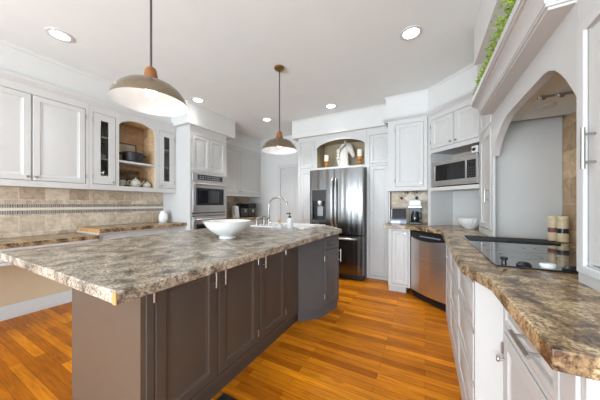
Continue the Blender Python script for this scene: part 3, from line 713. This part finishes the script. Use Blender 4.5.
# ================================================================ RIGHT COUNTER RUN
poly = [(-.51, 3.37), (-.222, 3.37), (.155, 2.993), (.152, 1.355), (.222, 1.125), (.222, .645), (.969, .645), (.969, 3.957), (-.47, 3.957), (-.47, 3.87), (-.51, 3.87)]
bm = nb(); prism(bm, poly, .87, .914)
solo('countertop', bm, 'granite_brown', 'long brown mottled countertop around the cooktop and dishwasher', 'countertop', bevel=.0025)
e = thing('base_cabinet', 'narrow white base cabinet left of the dishwasher', 'cabinet', (-.445, 3.41, 0), 0)
body(e, 0, .272, .09, .869, .54); fframe(e, 0, .272, .09, .869, [(.045, .25, .12, .845)]); door(e, .045, .25, .12, .845, kn=(.215, .805))
bm = nb(); box(bm, .0, .22, .05, .54, 0, .09); obj('toe_kick', bm, 'white', e)
# dishwasher on the diagonal
e = thing('dishwasher', 'stainless steel dishwasher on the diagonal under the corner counter', 'dishwasher', (-.165, 3.385, 0), -45)
bm = nb(); box(bm, .003, .535, .03, .33, .03, .866); obj('tub', bm, 'black', e)
n = 12
def dwy(u): return -.028*math.sin(math.pi*u)
bm = nb(); 
rows = []
for i in range(n+1):
    t = i/n; x = .005+.525*t; rows.append((x, .775-.03*math.sin(math.pi*t), dwy(t)))
for (xa, za, ya), (xb, zb2, yb2) in zip(rows, rows[1:]):
    v = [bm.verts.new(c) for c in ((xa, ya, .10), (xb, yb2, .10), (xb, .03, .10), (xa, .03, .10), (xa, ya, za), (xb, yb2, zb2), (xb, .03, zb2), (xa, .03, za))]
    for f in ((0,3,2,1),(4,5,6,7),(0,1,5,4),(2,3,7,6)): bm.faces.new([v[i] for i in f])
bmesh.ops.remove_doubles(bm, verts=bm.verts, dist=1e-5); obj('door', bm, 'steel', e)
bm = nb()
for (xa, za, ya), (xb, zb2, yb2) in zip(rows, rows[1:]):
    v = [bm.verts.new(c) for c in ((xa, ya+.012, za+.001), (xb, yb2+.012, zb2+.001), (xb, .03, zb2+.001), (xa, .03, za+.001), (xa, .004, .85), (xb, .004, .85), (xb, .03, .85), (xa, .03, .85))]
    for f in ((0,1,5,4),(4,5,6,7),(2,3,7,6)): bm.faces.new([v[i] for i in f])
cp = obj('control_panel', bm, 'black', e)
for i in range(10): bm = nb(); box(bm, .17+i*.03, .185+i*.03, -.020, -.004, .795, .808); obj('button', bm, 'bluegrey', cp)
bm = nb(); box(bm, .01, .53, .03, .05, .0, .10); obj('toe_kick', bm, 'black', e)
# far base run, drawers face -X  (rz -90: local x = -Y)
e = thing('base_cabinet', 'long white base cabinet with drawer stacks under the cooktop', 'cabinet', (.20, 2.99, 0), -90)
body(e, 0.02, 1.68, .0, .869, .6); fframe(e, 0, 1.68, 0, .869, [(.06, .55, .12, .35), (.06, .55, .37, .60), (.06, .55, .62, .84), (.58, 1.10, .12, .35), (.58, 1.10, .37, .60), (.58, 1.10, .62, .84), (1.13, 1.65, .12, .35), (1.13, 1.65, .37, .60), (1.13, 1.65, .62, .84)])
for a, b in ((.06, .55), (.58, 1.10), (1.13, 1.65)):
    for z0, z1 in ((.12, .35), (.37, .60), (.62, .84)): door(e, a, b, z0, z1, prof=SLIM, name='drawer')
bm = nb(); prism(bm, [(1.681, 0), (1.762, .078), (1.762, .6), (1.681, .6)], 0, .869); obj('angled_end_panel', bm, 'white', e)
# near base
e = thing('base_cabinet', 'white base cabinet with long bar handle drawer in the right foreground', 'cabinet', (.28, 1.226, 0), -90)
w_ = .555
body(e, 0, w_, 0, .869, .6); fframe(e, 0, w_, 0, .869, [(.012, .46, .715, .850), (.012, .46, .06, .695)])
door(e, .012, .46, .715, .850, prof=SLIM, br=((.225, .785), (.375, .785)), name='drawer')
door(e, .012, .46, .06, .695, kn=(.03, .585)); hinges(e.children[-1], .008, (.62,))
bm = nb(); box(bm, .475, .54, -.008, 0, .0, .869); obj('corner_stile', bm, 'white', e, .004)

# cooktop
CT = .9145
e = thing('cooktop', 'black glass cooktop with downdraft grille set in the right counter', 'cooktop', (0, 0, CT), 0)
bm = nb(); box(bm, .285, .83, 1.372, 2.46, 0, .008); obj('glass_top', bm, 'blackglass', e, .002)
bm = nb(); box(bm, .30, .815, 2.235, 2.445, .008, .012)
for i in range(26): box(bm, .305+i*.0195, .315+i*.0195, 2.24, 2.44, .012, .016)
box(bm, .30, .815, 2.235, 2.243, .012, .017); box(bm, .30, .815, 2.437, 2.445, .012, .017); obj('downdraft_grille', bm, 'blackmatte', e)
for cx, cy, r in ((.45, 1.98, .10), (.68, 1.95, .08), (.45, 1.66, .08), (.69, 1.63, .105)):
    bm = nb(); lathe(bm, [(r, .0081), (r+.003, .0084), (r+.006, .0081)], (cx, cy, 0), 40); obj('burner_ring', bm, 'darkmetal', e)
bm = nb(); box(bm, .29, .825, 1.80, 1.803, .0078, .0086); obj('seam', bm, 'darkmetal', e)
def cook_knob(x, y, mat, sx=1):
    bm = nb(); lathe(bm, [(0, .008), (.026, .008), (.028, .014), (.022, .018), (.018, .024), (.012, .026), (0, .026)], (0, 0, 0), 20)
    bmesh.ops.scale(bm, verts=bm.verts, vec=(sx, 1, 1)); bmesh.ops.translate(bm, verts=bm.verts, vec=(x, y, 0)); obj('control_knob', bm, mat, e)
bm = nb(); lathe(bm, [(0, .008), (.010, .008), (.008, .026), (.014, .031), (.015, .040), (0, .043)], (.322, 1.40, 0), 18); obj('control_knob', bm, 'black', e)
cook_knob(.392, 1.402, 'black', 1.0); cook_knob(.545, 1.405, 'black', 1.1)
bm = nb(); lathe(bm, [(0, .0), (.042, .0), (.05, .012), (.046, .022), (.03, .020), (0, .018)], seg=24); bmesh.ops.scale(bm, verts=bm.verts, vec=(.56, .40, .8))
solo('spoon_rest', bm, 'porcelain', 'small white oval spoon rest between the cooktop knobs', 'spoon rest', (.472, 1.41, CT+.0082))
# mills
def mill(x, y, band, lab):
    e = thing('pepper_mill', lab, 'mill', (x, y, CT), 0, 'cream mills behind the cooktop')
    bm = nb(); lathe(bm, [(0, .006), (.029, .006), (.030, .012), (.030, .165), (0, .165)], seg=24); obj('mill_body', bm, 'cream', e)
    bm = nb(); lathe(bm, [(0, 0), (.027, 0), (.027, .007), (0, .007)], seg=24); obj('mill_base', bm, 'blackmatte', e)
    bm = nb(); lathe(bm, [(0, .167), (.029, .167), (.030, .174), (.030, .192), (.027, .197), (0, .197)], seg=24); obj('mill_cap', bm, 'cream', e)
    bm = nb(); lathe(bm, [(.0295, .07), (.0306, .07), (.0306, .105), (.0295, .105)], seg=24); obj('label_band', bm, band, e)
mill(.868, 2.50, 'maroon', 'cream cylindrical mill with a maroon band behind the cooktop')
mill(.898, 2.44, 'screen', 'cream cylindrical mill with a black band behind the cooktop')

# ================================================================ HOOD ALCOVE
HX = .50
e = thing('hood_mantel', 'white arched mantel hood with crown ledge over the cooktop', 'hood', (HX, 2.49, 0), -90)
Lh = 1.24   # local x 0..1.24  (world y 2.49 .. 1.25)
ys = [(0, 1.60), (.015, 1.62), (.03, 1.64), (.06, 1.672), (.10, 1.705), (.15, 1.735), (.20, 1.757), (.26, 1.785), (.31, 1.80), (.36, 1.812), (.42, 1.818), (.60, 1.82), (.80, 1.82), (.95, 1.82), (1.0, 1.812), (1.06, 1.785), (1.11, 1.745), (1.15, 1.705), (1.19, 1.655), (1.22, 1.615), (1.24, 1.585)]
bm = nb(); strip(bm, [(u, 2.40) for u, z in ys], ys, 0, .045); obj('arched_fascia', bm, 'white', e)
bm = nb(); box(bm, 0, Lh, .045, .465, 1.87, 1.89); obj('alcove_ceiling', bm, 'ceil', e)
cv = [(-.092-.036*(1-math.cos(math.pi/2*k/5)), 1.974+.052*math.sin(math.pi/2*k/5)) for k in range(6)]
bm = nb(); sweep(bm, [(.5, 2.492), (.5, 1.337), (.4999+.0003, 1.337)], [(0, 1.954), (-.078, 1.954), (-.078, 1.964), (-.088, 1.964), (-.088, 1.974)]+cv+[(-.128, 2.034), (-.142, 2.034), (-.142, 2.044), (-.150, 2.044), (-.150, 2.082), (0, 2.082)])
for v in bm.verts: v.co = Vector((2.49-v.co.y, v.co.x-.5, v.co.z))
obj('mantel_crown', bm, 'white', e)
bm = nb(); lathe(bm, [(0, 1.872), (.05, 1.872), (.058, 1.862), (.05, 1.858), (0, 1.86)], (.30, .22, 0), 24); obj('puck_light', bm, 'trim', e)
bm = nb(); cyl(bm, (.50, .12, 1.862), (.50, .30, 1.862), .007, 8); cyl(bm, (.50, .14, 1.862), (.53, .14, 1.845), .012, 8); cyl(bm, (.50, .22, 1.862), (.53, .22, 1.845), .012, 8); obj('fan_switch', bm, 'nickel', e)
# alcove far side and pull-out cabinet
e = thing('spice_pullout', 'narrow white pull-out cabinet between the microwave shelf and hood', 'cabinet', (HX, 3.045, 0), -90)
body(e, .04, .445, CT, 2.40, .455); fframe(e, 0, .553, CT, 2.40, [(.06, .50, .97, 1.86), (.06, .50, 1.89, 2.33)])
door(e, .06, .50, .97, 1.86, prof=FLATP, br=((.44, 1.22), (.44, 1.335))); door(e, .06, .50, 1.89, 2.33, prof=FLATP)
bm = nb(); box(bm, .957, .969, 1.26, 2.599, CT, 1.868); struct('wall_alcove_tile', bm, 'trav_gold', 'golden travertine tile on the alcove wall', 'backsplash')
# tall cabinet on the counter
e = thing('counter_cabinet', 'tall white cabinet standing on the near right counter', 'cabinet', (HX, 1.247, 0), -90)
body(e, 0, .60, CT, 2.40, .468); fframe(e, 0, .60, CT, 2.40, [(.075, .56, .99, 1.80)])
bm = nb(); frame(bm, .018, .60, .955, 1.838, [(.062, .56, .985, 1.805)], -.014, 0); obj('casing', bm, 'trim', e, .004)
door(e, .075, .56, .99, 1.80, prof=RAISED, br=((.107, 1.318), (.107, 1.456)), hi=None)
# greenery
random.seed(11)
bm = nb()
for i in range(1300):
    y = random.uniform(1.0, 2.40); x = .36+min(.12, abs(random.gauss(0, .035))); z = 2.082+abs(random.gauss(0, .085))*min(1, .3+(2.45-y)*.8)
    a = random.uniform(0, 6.28); t = random.uniform(-.4, 1.1); ln = random.uniform(.016, .036); wd = ln*.34
    d = Vector((math.cos(a)*math.cos(t), math.sin(a)*math.cos(t), math.sin(t))); s = d.cross(Vector((0, 0, 1))).normalized(); up = s.cross(d)
    c = Vector((x, y, z)); vs = [bm.verts.new(c+d*ln*u+s*wd*w+up*h) for u, w, h in ((0, 0, 0), (.35, -.5, .004), (.8, -.3, .003), (1, 0, 0), (.8, .3, .003), (.35, .5, .004))]
    bm.faces.new((vs[0], vs[1], vs[2], vs[3])); bm.faces.new((vs[0], vs[3], vs[4], vs[5]))
for i in range(22):
    y = 1.05+i*.06; tube(bm, [(.40, y, 2.082), (.385, y+.02, 2.14), (.36, y+.03, 2.2)], .003, 5)
solo('greenery_garland', bm, 'leaf', 'bright green leafy garland on top of the mantel hood', 'plant')

# ================================================================ ISLAND
e = thing('kitchen_island', 'dark taupe kitchen island with raised panel doors and grey angled end', 'island', (0, 0, 0), 0)
bm = nb(); box(bm, -1.86, -1.168, .622, 2.2, .0, .869); obj('body', bm, 'taupe', e)
bm = nb(); box(bm, -1.875, -1.143, .60, .621, 0, .869); obj('end_panel', bm, 'taupe_lit', e)
fe = D.objects.new('door_side', None); COL.objects.link(fe); fe.parent = e; fe.location = (-1.13, .60, 0); fe.rotation_euler = (0, 0, R(90))
def onto(o):  # bake a door-side part into the island's own axes
    o.data.transform(Matrix.Translation((-1.13, .60, 0)) @ Matrix.Rotation(R(90), 4, 'Z')); o.parent = e; return o
dq = [(.055, .428), (.442, .835), (.86, 1.235)]
bm = nb(); frame(bm, .0215, 1.50, .10, .869, [(a, b, .135, .835) for a, b in dq], 0, .036); onto(obj('face_frame', bm, 'taupe', None))
for i, (a, b) in enumerate(dq):
    bm = nb(); panel(bm, a+G, b-G, .135+G, .835-G, RAISED); d = onto(obj('door', bm, 'taupe', None))
    xh = (b-.03, a+.03, a+.03)[i]
    bm = nb(); cyl(bm, (xh, -.035, .70), (xh, -.035, .845), .006, 10)
    for z in (.725, .82): cyl(bm, (xh, -.003, z), (xh, -.035, z), .0045, 8)
    h = onto(obj('handle', bm, 'nickel', None)); h.parent = d
    for z in (.21, .76):
        bm = nb(); xx = (a-.002, b+.002, b+.002)[i]; cyl(bm, (xx, -.005, z-.025), (xx, -.005, z+.025), .005, 8); h = onto(obj('hinge', bm, 'nickel', None)); h.parent = d
D.objects.remove(fe)
bm = nb(); box(bm, -1.86, -1.16, .63, 2.15, 0, .099); obj('base_plinth', bm, 'taupe', e)
c_ = [(-1.13, 2.085), (-.955, 2.27), (-.885, 2.62), (-1.16, 2.88), (-1.95, 2.88), (-1.95, 2.2), (-1.165, 2.2)]
ci = [(-1.15, 2.11), (-.977, 2.285), (-.910, 2.61), (-1.17, 2.855), (-1.93, 2.855), (-1.93, 2.215), (-1.15, 2.215)]
bm = nb(); rr = [[bm.verts.new((*p, z)) for p in q] for q, z in ((ci, .10), (ci, .869), (c_, .869), (c_, .09))]
for A, B in zip(rr, rr[1:]):
    for k in range(7): bm.faces.new((A[k], A[(k+1)%7], B[(k+1)%7], B[k]))
bm.faces.new(rr[0][::-1]); bm.faces.new(rr[-1]); obj('end_cabinet', bm, 'grey', e)
bm = nb(); prism(bm, [(-1.14, 2.095), (-.97, 2.275), (-.90, 2.61), (-1.165, 2.865), (-1.94, 2.865), (-1.94, 2.2), (-1.165, 2.2)], 0, .09); obj('base_plinth', bm, 'grey', e)
# door and false drawer on the short facet
pa, pb = Vector((-.955, 2.27)), Vector((-.885, 2.62)); dv = pb-pa; fl = dv.length; fa = math.atan2(dv.y, dv.x)
MT = Matrix.Translation((pa.x, pa.y, 0)) @ Matrix.Rotation(fa, 4, 'Z') @ Matrix.Translation((0, -.014, 0))
for nm, z0, z1, pr in (('drawer', .72, .845, SLIM), ('door', .13, .70, RAISED)):
    bm = nb(); panel(bm, .05, fl-.03, z0, z1, pr); o = obj(nm, bm, 'grey', e); o.data.transform(MT); d = o
for z in (.22, .62):
    bm = nb(); cyl(bm, (.042, .002, z-.025), (.042, .002, z+.025), .006, 8); o = obj('hinge', bm, 'nickel', d); o.data.transform(MT)
bm = nb(); cyl(bm, (fl-.05, -.04, .55), (fl-.05, -.04, .69), .006, 8); cyl(bm, (fl-.05, 0, .57), (fl-.05, -.04, .57), .0045, 8); cyl(bm, (fl-.05, 0, .67), (fl-.05, -.04, .67), .0045, 8); o = obj('handle', bm, 'nickel', d); o.data.transform(MT)
# worktop with sink cut-out
e = thing('island_countertop', 'large mottled beige countertop on the taupe island', 'countertop', (0, 0, 0), 0)
O_ = [(-2.24, .39), (-.883, .39), (-.868, 2.1), (-.838, 2.59), (-1.14, 2.94), (-2.0, 2.94), (-2.30, 2.6), (-2.29, 1.8)]
I_ = [(-1.95, 2.39), (-1.235, 2.39), (-1.185, 2.85), (-1.95, 2.85)]
def slab(bm, outer, inner, z0, z1):
    # fan of quads/triangles between the outline and the hole, hand-matched
    Ot = [bm.verts.new((*p, z1)) for p in outer]; It = [bm.verts.new((*p, z1)) for p in inner]
    Ob = [bm.verts.new((*p, z0)) for p in outer]; Ib = [bm.verts.new((*p, z0)) for p in inner]
    for o_, i_ in ((Ot, It), (Ob, Ib)):
        for f in ((o_[0], o_[1], o_[2], i_[1], i_[0]), (o_[2], o_[3], i_[2], i_[1]), (o_[3], o_[4], i_[2]), (o_[4], o_[5], i_[3], i_[2]), (o_[5], o_[6], i_[3]), (o_[6], i_[0], i_[3]), (o_[6], o_[7], i_[0]), (o_[7], o_[0], i_[0])): bm.faces.new(f)
    for A, B in ((Ot, Ob), (It, Ib)):
        for k in range(len(A)): bm.faces.new((A[k], A[(k+1)%len(A)], B[(k+1)%len(A)], B[k]))
bm = nb(); slab(bm, O_, I_, .87, .914); obj('slab', bm, 'granite', e, .004)
bm = nb(); box(bm, -.905, -.8815, .388, .392, .872, .912); obj('bare_corner_edge', bm, 'chip_and_lit_end', e)
# sink
e = thing('kitchen_sink', 'white drop-in sink at the far end of the island countertop', 'sink', (0, 0, 0), 0)
bm = nb(); so = [(-1.985, 2.355), (-1.21, 2.355), (-1.155, 2.885), (-1.985, 2.885)]; si = [(-1.80, 2.42), (-1.27, 2.42), (-1.225, 2.83), (-1.80, 2.83)]
rows = [[(*p, .9145) for p in so], [(*p, .930) for p in so], [(*p, .930) for p in si], [((p[0]*.97+.03*-1.55), (p[1]*.97+.03*2.6), .74) for p in si]]
rv = [[bm.verts.new(p) for p in r] for r in rows]
for A, B in zip(rv, rv[1:]):
    for k in range(4): bm.faces.new((A[k], A[(k+1)%4], B[(k+1)%4], B[k]))
bm.faces.new(rv[-1]); so_ = obj('basin', bm, 'porcelain', e, .006)
bm = nb(); lathe(bm, [(0, .741), (.04, .741), (.045, .744), (.03, .7425), (0, .7425)], (-1.5, 2.62, 0), 20); obj('drain', bm, 'chrome', e)
# faucet
e = thing('faucet', 'brushed gooseneck faucet with two lever handles on the sink', 'faucet', (-1.86, 2.60, .930), 0)
bm = nb(); lathe(bm, [(0, 0), (.032, 0), (.032, .012), (.018, .025), (.016, .06), (0, .06)], seg=18); obj('base', bm, 'nickel', e)
pts = [(0, 0, .05), (0, 0, .26)]+[(.145-.145*math.cos(math.pi*i/12*.92), -.01*i/12, .26+.095*math.sin(math.pi*i/12*.92)) for i in range(1, 13)]
bm = nb(); tube(bm, pts, .012, 12); lx = pts[-1]; cyl(bm, lx, (lx[0]+.008, lx[1], lx[2]-.035), .015, 12); obj('spout', bm, 'nickel', e)
for yy, xx in ((-.19, -.055), (-.075, -.025)):
    bm = nb(); lathe(bm, [(0, 0), (.028, 0), (.028, .01), (.020, .022), (.017, .06), (.022, .075), (.015, .09), (0, .092)], (xx, yy, 0), 16)
    tube(bm, [(xx, yy, .078), (xx+.05, yy+.01, .10), (xx+.09, yy+.015, .105)], [.010, .009, .007], 8); obj('lever_handle', bm, 'nickel', e)
# tray things
TRX, TRY, TRZ = -1.40, 2.255, .9145
e = thing('soap_tray', 'light grey rectangular tray in front of the sink', 'tray', (TRX, TRY, TRZ), 24)
bm = nb(); box(bm, -.135, .135, -.06, .06, 0, .008); frame(bm, -.135, .135, -.06, .06, [(-.127, .127, -.052, .052)], -.016, -.0075)
for v in bm.verts:
    if v.co.y < -.007 and abs(v.co.z) < .0605 and v.co.y > -.017 and v.co.z not in (0, .008): v.co = Vector((v.co.x, v.co.z, -v.co.y))
obj('tray_plate', bm, 'tray', e)
ct, st = math.cos(R(24)), math.sin(R(24))
def tr(u, v): return (TRX+u*ct-v*st, TRY+u*st+v*ct, TRZ+.009)
e = thing('soap_dispenser', 'white soap bottle with black pump on the grey tray', 'soap dispenser', tr(.06, .0), 200)
bm = nb(); lathe(bm, [(0, 0), (.032, 0), (.035, .006), (.035, .10), (.03, .112), (.014, .118), (.014, .124), (0, .124)], seg=24); obj('bottle', bm, 'plastic', e)
bm = nb(); lathe(bm, [(0, .122), (.017, .122), (.017, .14), (.006, .145), (.006, .165), (.014, .168), (.014, .178), (0, .18)], seg=16); cyl(bm, (0, 0, .172), (.038, 0, .168), .006, 8); obj('pump', bm, 'black', e)
e = thing('dish_brush', 'tan topped dish brush in a white cup on the grey tray', 'brush', tr(-.055, .0), 0)
bm = nb(); lathe(bm, [(0, 0), (.034, 0), (.036, .006), (.036, .05), (.032, .055), (0, .055)], seg=24); obj('cup', bm, 'plastic', e)
bm = nb(); lathe(bm, [(0, .055), (.012, .055), (.010, .065), (.02, .08), (.02, .095), (.010, .105), (0, .107)], seg=16); obj('brush_head', bm, 'tan', e)
# big bowl
bm = nb(); lathe(bm, [(0, 0), (.068, 0), (.068, .010), (.062, .016), (.12, .05), (.168, .095), (.196, .137), (.200, .143), (.194, .143), (.16, .10), (.11, .058), (.05, .03), (0, .026)], seg=56)
solo('serving_bowl', bm, 'porcelain', 'large white footed bowl on the island countertop', 'bowl', (-1.475, 1.465, .9145))

# counter things on the left
e = thing('ceramic_canister', 'white rounded canister at the right end of the left counter', 'canister', (-3.62, 2.235, .9145), 0)
bm = nb(); lathe(bm, [(0, 0), (.05, 0), (.062, .02), (.066, .08), (.058, .13), (.045, .15), (0, .152)], seg=28); obj('jar', bm, 'porcelain', e)
bm = nb(); lathe(bm, [(0, .15), (.046, .151), (.046, .165), (.03, .178), (0, .18)], seg=24); obj('lid', bm, 'porcelain', e)
e = thing('electric_kettle', 'white jug kettle on the counter beyond the wall oven', 'kettle', (-3.58, 3.78, .9145), -60)
bm = nb(); lathe(bm, [(0, 0), (.08, 0), (.082, .02), (.072, .14), (.062, .225), (.05, .24), (0, .245)], seg=28); obj('jug', bm, 'plastic', e)
bm = nb(); tube(bm, [(.058, 0, .22), (.11, 0, .215), (.125, 0, .16), (.118, 0, .09), (.075, 0, .06)], .012, 8); obj('handle', bm, 'bluegrey', e)
bm = nb(); tube(bm, [(-.055, 0, .20), (-.085, 0, .235)], [.022, .012], 8); obj('spout', bm, 'plastic', e)
e = thing('air_fryer', 'black two basket air fryer beside the white kettle', 'air fryer', (-3.58, 4.12, .9145), 62)
bm = nb(); box(bm, -.19, .19, -.15, .15, 0, .30); obj('housing', bm, 'black', e, .025)
bm = nb(); box(bm, -.18, .18, -.154, -.149, .20, .285); obj('control_panel', bm, 'blackglass', e)
for x in (-.09, .09):
    bm = nb(); box(bm, x-.08, x+.08, -.158, -.149, .02, .19); b = obj('basket_front', bm, 'darkmetal', e, .004)
    bm = nb(); box(bm, x-.014, x+.014, -.215, -.157, .10, .17); obj('handle', bm, 'silver', b, .006)

# ================================================================ LAMPS
def light(name, kind, loc, power, parent=None, **kw):
    l = D.lights.new(name, kind); l.energy = power; l.color = (.96, .98, 1)
    for k, v in kw.items(): setattr(l, k, v)
    o = D.objects.new(name, l); COL.objects.link(o); o.location = loc
    if parent: o.parent = parent
    return o
cans = [(-2.935, .857, 'recessed ceiling light above the left wall cabinets'), (-2.966, 2.354, 'recessed ceiling light by the oven soffit'), (-2.541, 3.488, 'recessed ceiling light nearest the far back door'), (-1.304, 3.481, 'recessed ceiling light in front of the refrigerator'), (-.111, 2.334, 'recessed ceiling light in front of the microwave corner, nearest the mantel hood')]
first = None
for x, y, lab in cans:
    if first is None:
        e = thing('recessed_light', lab, 'ceiling light', (x, y, ZC), 0, 'recessed ceiling lights')
        bm = nb(); lathe(bm, [(.066, -.0005), (.094, -.0005), (.093, -.006), (.070, -.008), (.066, -.004)], seg=36); obj('trim_ring', bm, 'trim', e)
        bm = nb(); lathe(bm, [(0, -.003), (.067, -.003), (.067, -.001), (0, -.001)], seg=32); obj('lens', bm, 'lens', e)
        first = e
    else: e = tree_copy(first, (x, y, ZC), 0, lab)
    light('recessed_lamp', 'AREA', (x, y, ZC-.012), CAN_W*((1 if y < 1 else .6) if x < -2.9 else 2.6 if x > -.5 else 5), shape='DISK', size=.14, spread=R(95))
def pendant(x, y, lab):
    e = thing('pendant_lamp', lab, 'lamp', (x, y, 0), 0, 'pendant lamps over the island')
    bm = nb(); lathe(bm, [(0, ZC-.001), (.058, ZC-.001), (.06, ZC-.012), (.045, ZC-.028), (.012, ZC-.034), (0, ZC-.034)], seg=28); obj('canopy', bm, 'brass', e)
    bm = nb(); cyl(bm, (0, 0, 2.012), (0, 0, ZC-.03), .0065, 10); obj('rod', bm, 'darkmetal', e)
    bm = nb(); lathe(bm, [(0, 1.930), (.042, 1.930), (.039, 1.945), (.030, 2.00), (.024, 2.012), (0, 2.014)], seg=24); obj('wood_cap', bm, 'wood', e)
    prof = [(.200, 1.80), (.196, 1.815), (.184, 1.845), (.162, 1.876), (.132, 1.902), (.095, 1.921), (.05, 1.933), (.0, 1.936)]
    bm = nb(); lathe(bm, prof, seg=56); s = obj('shade', bm, 'shade', e)
    bm = nb(); lathe(bm, [(.200, 1.80)]+[(r-.004 if r > .01 else 0, z-.004) for r, z in prof[1:]], seg=56); obj('shade_lining', bm, 'shade_in', s)
    bm = nb(); lathe(bm, [(0, 1.931), (.012, 1.93), (.014, 1.915), (.03, 1.885), (.032, 1.865), (.022, 1.845), (0, 1.838)], seg=20); obj('bulb', bm, 'lens', e)
    light('pendant_bulb', 'POINT', (x, y, 1.825), PEND_W, shadow_soft_size=.035)
pendant(-1.449, .82, 'near dimpled metal pendant lamp with orange wood cap over the island')
pendant(-1.449, 2.226, 'far dimpled metal pendant lamp over the island sink end')
# floor register
e = thing('floor_register', 'black metal floor register beside the island', 'floor vent', (-1.123, 1.08, 0), 0)
bm = nb(); box(bm, 0, .13, -.32, 0, .0005, .003)
obj('backing', bm, 'black', e)
bm = nb()
for i in range(14): box(bm, .012, .118, -.305+i*.0215, -.295+i*.0215, .003, .006)
box(bm, 0, .012, -.32, 0, .003, .007); box(bm, .118, .13, -.32, 0, .003, .007); box(bm, .012, .118, -.012, 0, .003, .007); box(bm, .012, .118, -.32, -.308, .003, .007); obj('grate', bm, 'blackmatte', e)
